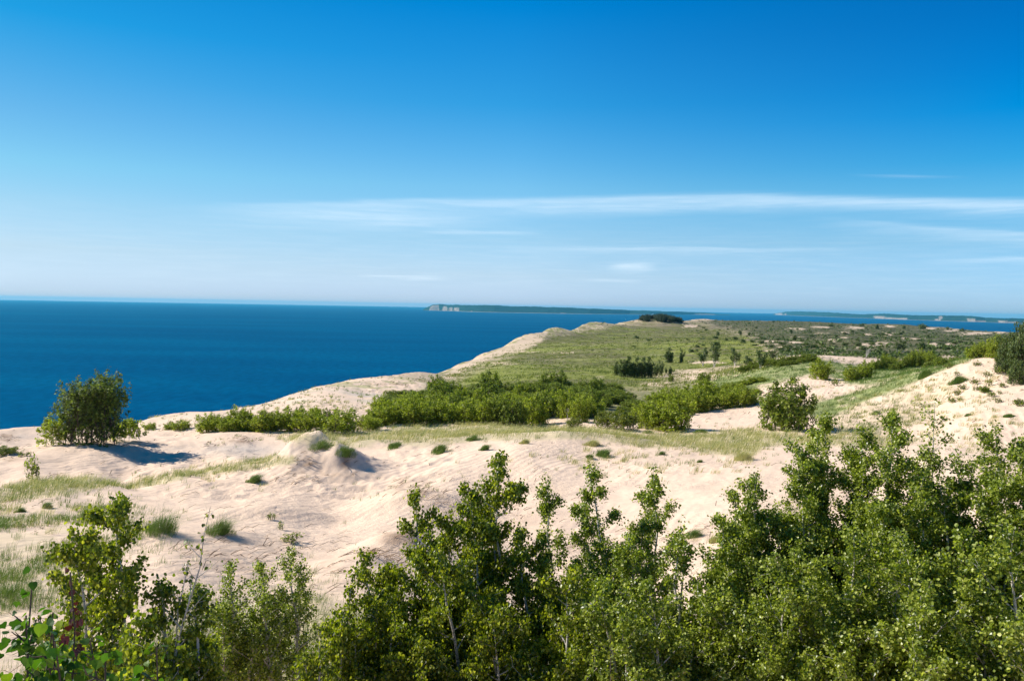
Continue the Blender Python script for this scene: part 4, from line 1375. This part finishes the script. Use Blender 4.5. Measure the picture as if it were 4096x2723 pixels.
# --- trees on the meadow
for (px, y0, y1, wp, kd, lab) in [
        (616.5, 361, 375, 8, 'tall', 'narrow dark tree at the left end of the dark meadow clump'),
        (623, 358, 377, 12, 'tall', 'dark tree second from the left in the meadow clump'),
        (629, 356, 377, 14, 'tall', 'dark tall tree in the left half of the meadow clump'),
        (635, 357, 377, 13, 'tall', 'dark tree left of the small gap in the meadow clump'),
        (642, 357, 377, 13, 'tall', 'dark tree right of the small gap in the meadow clump'),
        (649, 357, 377, 13, 'tall', 'dark tree at the right end of the dense meadow clump'),
        (656, 362, 376, 7, 'tall', 'slim leaning tree just right of the dense meadow clump'),
        (661, 360, 375, 6, 'tall', 'slim leaning tree farthest right of the meadow clump'),
        (666, 367, 373, 3.5, 'tall', 'tiny slim tree left of a pair on the pink sand'),
        (670, 366, 374, 4.5, 'tall', 'small slim tree right of a pair on the pink sand'),
        (669, 347, 362.5, 10, 'tall', 'upright tree standing alone behind the dark meadow clump'),
        (681.5, 348, 362.5, 5.5, 'tall', 'slender tree right of the lone upright meadow tree'),
        (703, 348, 366, 13, 'open', 'open airy tree left of the tallest airy meadow tree'),
        (714, 344, 367, 15, 'open', 'tallest airy tree on the meadow with a clear trunk'),
        (735, 349, 366, 14, 'open', 'airy tree on a bare trunk right of the tallest airy tree'),
        (760, 352, 369, 14, 'open', 'thin airy tree among brush behind the green slope'),
        (748, 356, 368, 12, 'open', 'low thin tree in the brush behind the green slope'),
        (773, 351, 362, 12, 'open', 'sparse thin tree rising behind the dark ridge'),
        (919, 349, 366, 9, 'green', 'pointed poplar behind the green ridge at right'),
        (929, 352, 364, 11, 'green', 'bushy poplar right of the pointed one behind the green ridge'),
        (897, 343, 352, 8, 'open', 'dark tree in the small heath grove at right'),
        (903, 342, 352, 7, 'open', 'second dark tree in the small heath grove at right'),
        (922, 342, 349, 6, 'far', 'dark round tree on the heath above the pointed poplar')]:
    loc = hit(px, y1)
    shrub(kd, lab, loc, y1 - y0, wp, cat='tree' if kd in ('tall', 'open') else 'shrub', group='scattered trees on the meadow' if kd != 'green' else None)
for k in range(12):
    px = 872 + k * 4.2 + rg.uniform(-1, 1)
    y0 = 356 + rg.uniform(-2, 3)
    loc = hit(px, 370 - (px - 872) * 0.08)
    shrub('dark' if k % 3 else 'green', 'poplar shrub in the row behind the green ridge at right', loc, (370 - y0) * rg.uniform(0.6, 1.15), rg.uniform(5.5, 9), group='poplar shrubs behind the green ridge')
# dark growth along the back ridge
for k in range(22):
    px = 742 + k * 3.5 + rg.uniform(-1, 1)
    yb = np.interp(px, [740, 808, 822], [370, 358.5, 360]) + rg.uniform(-1, 3)
    shrub('dark', 'low dense bush along the dark green back ridge', hit(px, yb), rg.uniform(4, 7), rg.uniform(9, 14), group='low bushes along the back ridge', cat='bush')
# right edge
for (px, y1, h, wp, kd, lab) in [(1020, 370, 44, 22, 'deep', 'tallest dark tree at the right edge on the dune crest'), (1008, 366, 26, 20, 'deep', 'dark tree left of the tallest one at the right edge'),
                                 (995, 357, 22, 14, 'green', 'yellow-green shrub left of the dark trees at the right edge'), (984, 357, 17, 13, 'green', 'bright shrub on the crest, second from the dark trees'),
                                 (973, 358, 14, 13, 'green', 'bright low shrub at the left end of the crest bushes'), (1018, 385, 22, 18, 'deep', 'dark bush hanging down the dune face at the right edge'),
                                 (1004, 372, 14, 14, 'deep', 'dark low bush just under the crest at right'), (1046, 380, 46, 24, 'deep', 'dark tree beyond the right edge on the crest')]:
    shrub(kd, lab, hit(px, y1), h, wp)
# dark thicket on the far hill
for k in range(34):
    px = rg.uniform(642, 681)
    d = 900 + rg.uniform(-25, 30)
    e = math.sqrt(max(0.05, 1 - ((px - 661) / 22) ** 2))
    shrub('jun', 'dark evergreen bush packed on the round far hill', on_ground(px, d), h=4.8 * e + rg.uniform(0.3, 1.8), wpx=rg.uniform(5, 9), group='dark bushes on the far hill', cat='bush')
# far dots
for (px, py, hp, wp, lab) in [(636.3, 338, 2.8, 5, 'round dark bush on the near part of the green meadow'), (648.6, 340, 1.4, 4, 'small flat dark bush right of the round meadow bush'), (718, 335, 3.4, 2.6, 'dark pointed tree on the heath, left of three'),
                              (740, 334, 4.0, 3.2, 'dark pointed tree on the heath, middle of three'), (749, 335.5, 3.0, 2.4, 'dark pointed tree on the heath, right of three'), (773.6, 322, 1.8, 2.2, 'dark dot of a tree near the far plateau rim'),
                              (749, 323.5, 1.5, 2, 'dark dot of a bush near the far rim left'), (791, 332.5, 3.4, 2.6, 'dark tree left of the far sand blowouts'), (794.6, 340, 5, 4, 'dark tree below the far sand blowouts'),
                              (877, 328.5, 4.4, 3.2, 'dark upright tree before the far rim at right'), (923, 328.5, 4.2, 6.5, 'widest dark tree on the far rim'), (947.6, 330, 3.0, 2.5, 'dark tree on the far rim right of the widest'),
                              (962, 331, 2.8, 4, 'dark round tree on the far rim at right'), (904, 328.5, 2.8, 3, 'dark tree on the far rim left of the widest'), (862, 326, 2.8, 4, 'dark bush on the far rim near the right blowout'),
                              (831, 326, 2.4, 5, 'dark bushes between two far blowouts'), (852, 332, 2.4, 3, 'small dark bush on the heath at right')]:
    shrub('far', lab, hit(px, py), hp, wp, cat='tree' if 'tree' in lab else 'bush', group=None)
for k in range(240):
    px, py = rg.uniform(690, 1020), 325 + 27 * rg.uniform() ** 1.1
    if px < 860 and rg.uniform() < 0.45:
        continue
    loc = hit(px, py + (px - 690) * 0.018, n=500)
    shrub('far', 'small dark bush dotting the brown heath', loc, (0.5 + 1.3 * rg.uniform() ** 2) * (1 + (py - 325) / 20), rg.uniform(1.3, 3.2) * (1 + (py - 325) / 16), group='small bushes dotting the heath', cat='bush')
for k in range(16):
    px, py = rg.uniform(600, 720), rg.uniform(329, 352)
    shrub('far', 'low dark tuft of bush on the green meadow', hit(px, py, n=500), rg.uniform(0.4, 1.0), rg.uniform(1.5, 3.5), group='low bushes on the meadow', cat='bush')

# --- dead snags
for (px, py, hp, lab, sdn, lx) in [(866, 357.5, 10, 'bleached dead tree leaning right behind the green ridge', 1, .35), (777, 362, 7, 'pale bare brush sticking up behind the dark ridge', 2, 0.0), (788, 361, 8, 'pale bare brush beside the other one behind the dark ridge', 3, 0.1),
                                   (567, 421, 13, 'thin grey dead sapling in the dark hollow', 4, 0.0), (580, 428, 10, 'thin pale dead stem by the golden bush', 5, 0.05)]:
    loc = hit(px, py)
    H = size_px(hp, loc)
    wood, _ = grow(np.random.default_rng(700 + sdn), H, H * 0.35, stems=1 if sdn > 3 else 5, limbs=6, twigs=2, t0=0.3, up=1.2, tr=0.02 * H if sdn < 4 else 0.03, lean=(lx, 0), fan=0.9)
    wood = [(p_, np.maximum(r_, 0.006 * H)) for p_, r_ in wood]
    V, Fq = tubes(wood, 4)
    o = obj('dead_tree', mesh_np('dead_tree', V, [Fq], M['dead_wood'], smooth=True))
    o.location = tuple(float(q) for q in loc)
    tag(o, lab, 'dead tree')


# --- grass
def blades(rng, P, h, wdt, lean, nb, spread, curl=0.35):
    """nb blades for each point P (n,3); h, wdt arrays per point"""
    n = len(P)
    i = np.repeat(np.arange(n), nb)
    m = len(i)
    a = rng.uniform(0, 2 * math.pi, m)
    r = spread[i] * np.sqrt(rng.uniform(0, 1, m))
    B = P[i] + np.stack([np.cos(a) * r, np.sin(a) * r, np.zeros(m)], 1)
    hh = h[i] * rng.uniform(0.55, 1.1, m)
    out = np.stack([np.cos(a), np.sin(a), np.zeros(m)], 1) * rng.uniform(0.0, 0.45, m)[:, None]
    ld = out + np.array([lean, -0.05, 0]) * rng.uniform(0.5, 1.5, m)[:, None]
    mid = B + np.stack([ld[:, 0] * 0.35 * hh, ld[:, 1] * 0.35 * hh, 0.6 * hh], 1)
    tip = B + np.stack([ld[:, 0] * (0.9 + curl) * hh, ld[:, 1] * (0.9 + curl) * hh, (0.98 - 0.25 * curl) * hh], 1)
    fa = rng.uniform(0, math.pi, m)
    sv = np.stack([np.cos(fa), np.sin(fa) * 0.5, np.zeros(m)], 1) * (wdt[i] / 2)[:, None]
    V = np.stack([B - sv, B + sv, mid + sv * 0.8, mid - sv * 0.8, tip], 1).reshape(-1, 3)
    k = np.arange(m)[:, None] * 5
    q = np.concatenate([k, k + 1, k + 2, k + 3], 1)
    t_ = np.concatenate([k + 3, k + 2, k + 4], 1)
    rr = np.repeat(np.clip(rng.beta(1.8, 1.8, m), 0, 1), 5)
    return V, q, t_, rr


def grass_obj(name, parts_, m_, label=None, cat=None, kind=None, group=None):
    V = np.concatenate([p_[0] for p_ in parts_])
    off = np.cumsum([0] + [len(p_[0]) for p_ in parts_])
    q = np.concatenate([p_[1] + o_ for p_, o_ in zip(parts_, off)])
    t_ = np.concatenate([p_[2] + o_ for p_, o_ in zip(parts_, off)])
    r = np.concatenate([p_[3] for p_ in parts_])
    o = obj(name, mesh_np(name, V, [q, t_], m_, attrs={'rnd': ('POINT', 'FLOAT', r)}))
    tag(o, label, cat, group, kind)
    return o


def sample_polar(rng, n, px0, px1, d0, d1):
    az_ = np.arctan((rng.uniform(px0, px1, n) - 512) / F)
    d = np.exp(rng.uniform(math.log(d0), math.log(d1), n))
    x, y = np.sin(az_) * d, np.cos(az_) * d
    return x, y, ground(x, y), d


def cover_grass():
    rng = np.random.default_rng(77)
    x, y, z, d = sample_polar(rng, 230000, -40, 1064, 13, 190)
    PX, PY = project(np.stack([x, y, z], -1))
    f1 = fbm(x / 1.6, y / 1.6, 41, 3)
    f2 = fbm(x / 5, y / 5, 42, 3)
    pale, green, sparse = np.zeros(len(x)), np.zeros(len(x)), np.zeros(len(x))
    wob = (f1 - .5) * 6
    for poly, am in ((G_BAND, 0.8), (G_MID, 0.45), (G_LEFT, 0.35)):
        pale = np.maximum(pale, am * sstep(poly_sd(PX, PY, poly) + wob, 2, -2))
    for poly, am in ((G_MID, 0.65), (G_LEFT, 0.6), (G_RIDGE, 1.0), (G_BACK, 0.9), (G_BAND, 0.25), (G_TUFTY, 0.8)):
        am = 0.22 if poly is G_BAND else am
        green = np.maximum(green, am * sstep(poly_sd(PX, PY, poly) + wob, 2, -2))
    green = np.maximum(green, 0.9 * sstep(poly_sd(PX, PY, G_FOOT) + wob, 10, -12) * sstep(d, 26, 20))
    sp = 2.6 * sstep(poly_sd(PX, PY, G_LOW) + wob * 2, 20, -25) * sstep(f2, 0.25, 0.6)
    SP = [(225, 478, 90, 12, .30), (130, 530, 60, 35, .30), (660, 455, 95, 13, .40), (600, 460, 40, 14, .35), (300, 600, 60, 22, .5), (950, 432, 90, 14, .38), (860, 400, 40, 16, .3), (985, 410, 60, 34, .42), (1000, 380, 40, 16, .4), (1000, 470, 60, 16, .35),
          (840, 378, 50, 12, .4), (300, 398, 140, 16, .7), (420, 375, 40, 4, .6), (200, 425, 80, 10, .25), (350, 640, 80, 30, .5), (730, 428, 90, 7, .15), (480, 476, 60, 8, .16), (580, 470, 60, 10, .18), (720, 545, 30, 12, .5),
          (660, 475, 60, 10, .12), (400, 490, 50, 14, .14), (810, 505, 40, 9, .35), (920, 375, 30, 10, .3), (250, 440, 60, 6, .3), (600, 425, 60, 4, .4), (700, 432, 80, 4, .3)]
    for (a, b, rx, ry, am) in SP:
        sp = np.maximum(sp, am * np.exp(-((PX - a) / rx) ** 2 - ((PY - b) / ry) ** 2))
    sparse = sp * sstep(f1, 0.35, 0.6)
    u = rng.uniform(0, 1, len(x))
    u2 = rng.uniform(0, 1, len(x))
    okc = coast_sd(x, y) < 3

    def pick(prob, uu, nb, hmul, lean, spread, wmul=1.0):
        k = (uu < prob) & okc
        P = np.stack([x, y, z - 0.03], 1)[k]
        dk = d[k]
        h = hmul * (0.7 + 0.6 * rng.uniform(0, 1, len(P)))
        return blades(rng, P, h, np.maximum(0.007, dk * 0.00030) * wmul, lean, nb, np.full(len(P), spread) * (1 + dk / 150))
    grass_obj('dune_grass', [pick(pale * 0.6 * sstep(f2, 0.22, 0.48), u, 7, 0.55, 0.55, 0.22)], M['grass_pale'], 'pale straw-coloured beach grass growing in a band across the sand', 'grass', 'stuff')
    tuf = np.zeros(len(x))
    for (a, b, rx, ry, am) in ((650, 457, 90, 12, 1.8), (600, 462, 40, 12, .8), (40, 520, 60, 25, .8), (225, 478, 80, 8, .6), (950, 425, 80, 22, 1.3), (885, 408, 60, 22, 2.6), (940, 395, 30, 16, 2.0), (400, 440, 120, 6, .5), (600, 436, 140, 6, .6), (730, 540, 40, 12, .8), (500, 484, 60, 8, .25), (300, 400, 130, 14, .6), (985, 395, 40, 30, 1.6), (850, 372, 60, 8, .7)):
        tuf = np.maximum(tuf, am * np.exp(-((PX - a) / rx) ** 2 - ((PY - b) / ry) ** 2))
    grass_obj('dune_grass', [pick(tuf * 0.022 * sstep(f2, 0.3, 0.5), u2, 34, 0.46, 0.5, 0.22)], M['grass_pale'], 'wind-bent tufts of beach grass dotted over the open sand', 'grass', 'stuff')
    grass_obj('dune_grass', [pick(green * 0.42, u2, 7, 0.42, 0.40, 0.2), pick(sparse * 0.26, u, 9, 0.36, 0.25, 0.10)], M['grass_green'], 'green beach grass in scattered blades over the dunes and ridges', 'grass', 'stuff')
    # dead roots and fibres lying on the eroded faces
    x2, y2, z2, d2 = sample_polar(rng, 150000, -20, 1040, 18, 200)
    PX, PY = project(np.stack([x2, y2, z2], -1))
    lit = np.full(len(x2), 0.02)
    for (a, b, rx, ry, am) in LITTER:
        lit = np.maximum(lit, am * np.exp(-((PX - a) / rx) ** 2 - ((PY - b) / ry) ** 2))
    lit *= sstep(fbm(x2 / 1.3, y2 / 1.3, 45, 3), 0.38, 0.62)
    k = (rng.uniform(0, 1, len(x2)) < lit * 0.8) & (d2 < 190)
    P = np.stack([x2, y2, z2 + 0.02], 1)[k]
    n = len(P)
    a = rng.normal(0.2, 0.6, n)
    L = rng.uniform(0.15, 0.8, n)
    dv = np.stack([np.cos(a), np.sin(a), rng.uniform(-.05, .25, n)], 1) * L[:, None]
    sv = np.stack([-np.sin(a), np.cos(a), np.full(n, .5)], 1) * (np.maximum(0.007, d2[k] * 0.00034))[:, None]
    mid = P + dv * 0.5 + np.array([0, 0, 1]) * (L * 0.15)[:, None]
    e = P + dv
    V = np.stack([P - sv, P + sv, mid + sv, mid - sv, e], 1).reshape(-1, 3)
    b = np.arange(n)[:, None] * 5
    grass_obj('dead_roots', [(V, np.concatenate([b, b + 1, b + 2, b + 3], 1), np.concatenate([b + 3, b + 2, b + 4], 1), np.repeat(rng.uniform(0, 1, n), 5))],
              M['litter'], 'brown dead roots and grass litter on eroded sand faces', 'litter', 'stuff')


cover_grass()


def far_cover():
    rng = np.random.default_rng(91)
    x, y, z, d = sample_polar(rng, 150000, 590, 1060, 190, 1750)
    PX, PY = project(np.stack([x, y, z], -1))
    f1 = fbm(x / 6, y / 6, 71, 3)
    f2 = fbm(x / 45, y / 45, 72, 3)
    mead = sstep(poly_sd(PX, PY, MEADOW), 6, -4)
    sp = np.zeros(x.shape)
    for (a, b, rx, ry) in SAND_PATCH:
        sp = np.maximum(sp, np.exp(-(((PX - a) / rx) ** 2 + ((PY - b) / ry) ** 2)))
    pr = (0.08 + 0.75 * sstep(f1 * 0.55 + f2 * 0.45, 0.45, 0.6)) * (1 - 0.93 * mead) * (1 - 0.85 * sstep(sp, 0.2, 0.6)) * (coast_sd(x, y) < -4)
    k = rng.uniform(0, 1, len(x)) < pr * 0.15
    P = np.stack([x, y, z], 1)[k]
    sz = (0.35 + 0.9 * rng.uniform(0, 1, len(P)) ** 3) * (0.7 + d[k] / 1500)
    nb = 5
    i = np.repeat(np.arange(len(P)), nb)
    Q = P[i] + rng.normal(size=(len(i), 3)) * sz[i][:, None] * np.array([0.55, 0.55, 0.2])
    Q[:, 2] = np.maximum(Q[:, 2], P[i][:, 2]) + 0.1
    V, Fa, r = leaves(rng, Q, 1.0, CLUMP, hang=-0.2)
    V = (V.reshape(-1, 7, 3) - Q[:, None]) * (sz[i] * 0.8)[:, None, None] + Q[:, None]
    tag(obj('heath_scrub', mesh_np('heath_scrub', V.reshape(-1, 3), [Fa], M['leaf_grey'], attrs={'rnd': ('POINT', 'FLOAT', r)})),
        'low dark scrub and creeping shrubs covering the heath', 'scrub', kind='stuff')
    # tussocks of the meadow
    x, y, z, d = sample_polar(rng, 110000, 430, 800, 135, 800)
    PX, PY = project(np.stack([x, y, z], -1))
    mead = sstep(poly_sd(PX, PY, MEADOW), 6, -4)
    f1 = fbm(x / 9, y / 9, 73, 4)
    k = (rng.uniform(0, 1, len(x)) < mead * (0.05 + 0.22 * sstep(f1, 0.46, 0.70))) & (coast_sd(x, y) < -3)
    P = np.stack([x, y, z - 0.05], 1)[k]
    dk = d[k]
    grass_obj('meadow_grass', [blades(rng, P, 0.35 + 0.35 * rng.uniform(0, 1, len(P)), 0.03 + dk * 0.00045, 0.5, 5, 0.3 + dk * 0.001)], M['grass_meadow'], 'green tussock grass of the far meadow', 'grass', 'stuff')


far_cover()

# single tufts: px, base row, width px, height px
for (px, py, wp, hp, mt, lab) in [
        (220, 535, 27, 21, 'grass_green', 'round green grass tuft alone on the sand, casting a clear shadow'),
        (161, 531, 42, 24, 'grass_green', 'largest grass tuft, partly behind the bare arching branch'),
        (254, 482, 14, 10, 'grass_green', 'small dark round tuft below the left grass crest'),
        (440, 452, 21, 11, 'grass_green', 'dark wind-bent tuft at the lower edge of the grass band, centre left'),
        (484, 450, 10, 8, 'grass_green', 'small dark tuft right of the wind-bent one at the band edge'),
        (346, 454, 19, 9, 'grass_green', 'dark grass hummock just right of the sandy mound top'),
        (322, 449, 22, 8, 'grass_green', 'grass hummock behind the sandy mound top'),
        (394, 447, 22, 7, 'grass_green', 'dark grass hummock in the left part of the band'),
        (473, 440, 16, 6, 'grass_green', 'dark grass hummock in the middle part of the band'),
        (524, 444, 10, 7, 'grass_pale', 'pale rounded tuft at the band edge right of centre'),
        (602, 456, 20, 10, 'grass_green', 'dark grass clump on the smooth sand below the band'),
        (589, 458, 10, 6, 'grass_green', 'small grass clump touching the dark one below the band'),
        (592, 446, 18, 8, 'grass_pale', 'pale grass clump where the band meets the smooth crest'),
        (661, 455, 6, 5, 'grass_green', 'tiny tuft on the sand below the band, right of the dark clump'),
        (699, 462, 6, 4, 'grass_green', 'tiny tuft on the sand left of the band end'),
        (742, 460, 20, 12, 'grass_pale', 'large pale clump at the right hand tip of the grass band'),
        (650, 519, 13, 13, 'grass_green', 'grass tuft with shadow right of the slender aspen tip'),
        (693, 538, 16, 12, 'grass_green', 'green grass tuft in the gap before the right hand grove'),
        (713, 542, 14, 10, 'grass_pale', 'pale grass tuft beside the green one in the gap before the grove'),
        (815, 506, 22, 9, 'grass_pale', 'dry pale grass tuft behind the left end of the grove'),
        (46, 508, 9, 8, 'grass_green', 'small dense tuft on the sand below the left crest'),
        (20, 512, 8, 6, 'grass_green', 'smaller tuft near the left edge below the crest'),
        (957, 384, 14, 8, 'grass_green', 'green grass cushion on the dune face left of the crest'),
        (924, 378, 14, 10, 'grass_green', 'grass cushion at the upper end of the green ridge'),
        (875, 414, 6, 4, 'grass_green', 'tiny green cushion on the sand near the ridge foot'),
        (1008, 417, 9, 4, 'grass_green', 'green cushion on the plain dune face near the right edge'),
        (967, 416, 6, 3, 'grass_green', 'small green cushion left of the one near the right edge'),
        (648, 433, 10, 4, 'grass_green', 'dark short clump in the right half of the grass band'),
        (700, 432, 14, 5, 'grass_green', 'green clump on the back edge of the band at right')]:
    rng = np.random.default_rng(int(px * 7 + py))
    loc = hit(px, py)
    d = math.hypot(loc[0], loc[1])
    wm, hm = wp * d / F, hp * d / F
    n = 46
    n = 50
    a = rng.uniform(0, 6.28, n)
    r = wm * 0.36 * rng.uniform(0, 1, n) ** 0.6 * (1 + 0.45 * np.sin(a * 2 + px) + 0.25 * np.sin(a * 3 + py))
    P = np.stack([np.cos(a) * r, np.sin(a) * r, np.zeros(n)], 1)
    P[:, 2] = ground(P[:, 0] + loc[0], P[:, 1] + loc[1]) - loc[2] - 0.03
    h = hm * np.clip(1.05 - 0.65 * (r / (wm * 0.5)) ** 1.5, 0.3, 1.1) * rng.uniform(0.65, 1.15, n)
    part = blades(rng, P, h, np.full(n, max(0.008, d * 0.00026)), 0.45, 22, np.full(n, wm * 0.12), 0.6)
    parts_ = [part]
    if hp > 18:
        P2 = P[:14]
        parts_.append(blades(rng, P2, np.full(14, hm * 1.6), np.full(14, d * 0.00016), 0.1, 4, np.full(14, wm * 0.1), 0.2))
    o = grass_obj('grass_tuft', parts_, M[mt], lab, 'grass tuft')
    o.location = tuple(float(q) for q in loc)

# ------------------------------------------------------------------ out on the water
white = plain('white_sail', (0.8, 0.8, 0.78))
redm = plain('dark_roof', (0.25, 0.1, 0.08))


def sail_boat():
    D = 9000.0
    v_ = pix_dir(625.8, 314.6)
    h = math.hypot(v_[0], v_[1])
    loc = (v_[0] / h * D, v_[1] / h * D, 0.0)
    root = thing('sailing_boat', 'tiny white sailing boat on the lake before the middle island', 'boat', loc, 0.3)
    L = 13.0
    st = np.linspace(0, 1, 9)
    V, Fq = [], []
    for i, s_ in enumerate(st):
        wd = 2.0 * math.sin(math.pi * min(1, 0.25 + s_ * 0.75)) + 0.05
        xx = (s_ - .5) * L
        V += [(xx, -wd, 1.5), (xx, -wd * .6, 0.2), (xx, 0, -0.6), (xx, wd * .6, 0.2), (xx, wd, 1.5)]
    for i in range(8):
        for j in range(5):
            a, b = i * 5 + j, i * 5 + (j + 1) % 5
            Fq.append((a, b, b + 5, a + 5))
    obj('hull', mesh_np('hull', V, [np.array(Fq), np.array([[0, 1, 2, 3, 4], [44, 43, 42, 41, 40]])], white), root)
    Vm, Fm = tubes([(np.array([[0.5, 0, 0.5], [0.5, 0, 9], [0.5, 0, 18]]), np.array([.14, .12, .08])), (np.array([[0.5, 0, 2.4], [-2, 0, 2.4], [-5, 0, 2.5]]), np.array([.1, .1, .08]))])
    obj('mast', mesh_np('mast', Vm, [Fm], white), root)

    def sail(p0, p1, p2, nm):
        n = 6
        V, Ff = [], []
        for side in (-1, 1):
            for i in range(n + 1):
                for j in range(2):
                    t_ = i / n
                    a = np.array(p0) * (1 - t_) + np.array(p1) * t_
                    b = np.array(p2) * (1 - t_) + np.array(p1) * t_
                    q = a if j == 0 else b
                    V.append((q[0], q[1] + 0.03 * side + 0.5 * math.sin(math.pi * t_) * j, q[2]))
        for s_ in range(2):
            for i in range(n):
                o_ = s_ * (2 * n + 2) + 2 * i
                Ff.append((o_, o_ + 1, o_ + 3, o_ + 2) if s_ else (o_ + 2, o_ + 3, o_ + 1, o_))
        obj(nm, mesh_np(nm, V, [np.array(Ff)], white), root)
    sail((0.3, 0, 2.6), (0.4, 0, 17.6), (-4.8, 0, 2.6), 'mainsail')
    sail((0.7, 0, 2.4), (0.7, 0, 15.5), (6.0, 0, 1.7), 'jib')


sail_boat()


def light_house():
    px = 653.0
    hy = hor_y(np.array([px]))[0]
    q = pix_dir(px, hy + 3.5)
    D = CAMZ / (-q[2] / math.hypot(q[0], q[1])) + 40
    h = math.hypot(q[0], q[1])
    root = thing('lighthouse', 'small white lighthouse on the shore of the middle island', 'lighthouse', (q[0] / h * D, q[1] / h * D, 2.0))
    V, Fq = tubes([(np.array([[0, 0, 0], [0, 0, 12], [0, 0, 26], [0, 0, 33]]), np.array([5.0, 4.4, 3.4, 3.2]))], 12)
    obj('tower', mesh_np('tower', V, [Fq], white, smooth=True), root)
    V, Fq = tubes([(np.array([[0, 0, 33], [0, 0, 34], [0, 0, 34.1], [0, 0, 37.5], [0, 0, 37.6], [0, 0, 40.5]]), np.array([4.4, 4.4, 2.2, 2.2, 2.9, 0.2]))], 12)
    obj('lantern', mesh_np('lantern', V, [Fq], redm), root)
    x0, x1, y0, y1 = -24, -5.2, -6, 6
    V = [(x0, y0, -1), (x1, y0, -1), (x1, y1, -1), (x0, y1, -1), (x0, y0, 9), (x1, y0, 9), (x1, y1, 9), (x0, y1, 9)]
    obj('keeper_house', mesh_np('keeper_house', V, [np.array([(0, 1, 5, 4), (1, 2, 6, 5), (2, 3, 7, 6), (3, 0, 4, 7)])], white), root)
    V = [(x0 - 1, y0 - 1, 9), (x1 , y0 - 1, 9), (x1 , y1 + 1, 9), (x0 - 1, y1 + 1, 9), (x0 - 1, 0, 14), (x1, 0, 14)]
    obj('roof', mesh_np('roof', V, [np.array([(0, 1, 5, 4), (2, 3, 4, 5), (0, 3, 2, 1)]), np.array([(1, 2, 5), (3, 0, 4)])], redm), root)


light_house()

# ------------------------------------------------------------------ air
def haze():
    m_, t = mat('lake_air')
    pv = t.n('ShaderNodeVolumePrincipled')
    pv.inputs['Color'].default_value = (0.14, 0.68, 1.0, 1)
    pv.inputs['Density'].default_value = 2.2e-5
    pv.inputs['Anisotropy'].default_value = 0.1
    o_ = t.n('ShaderNodeOutputMaterial')
    t.l(pv.outputs[0], o_.inputs['Volume'])
    r, z0, z1 = 46000.0, -7.5, 192.0
    V = [(-r, -r, z0), (r, -r, z0), (r, r, z0), (-r, r, z0), (-r, -r, z1), (r, -r, z1), (r, r, z1), (-r, r, z1)]
    o = obj('haze', mesh_np('haze', V, [np.array([(0, 3, 2, 1), (4, 5, 6, 7), (0, 1, 5, 4), (1, 2, 6, 5), (2, 3, 7, 6), (3, 0, 4, 7)])], m_))
    tag(o, 'thin blue summer haze over the lake', 'haze', kind='stuff')


haze()
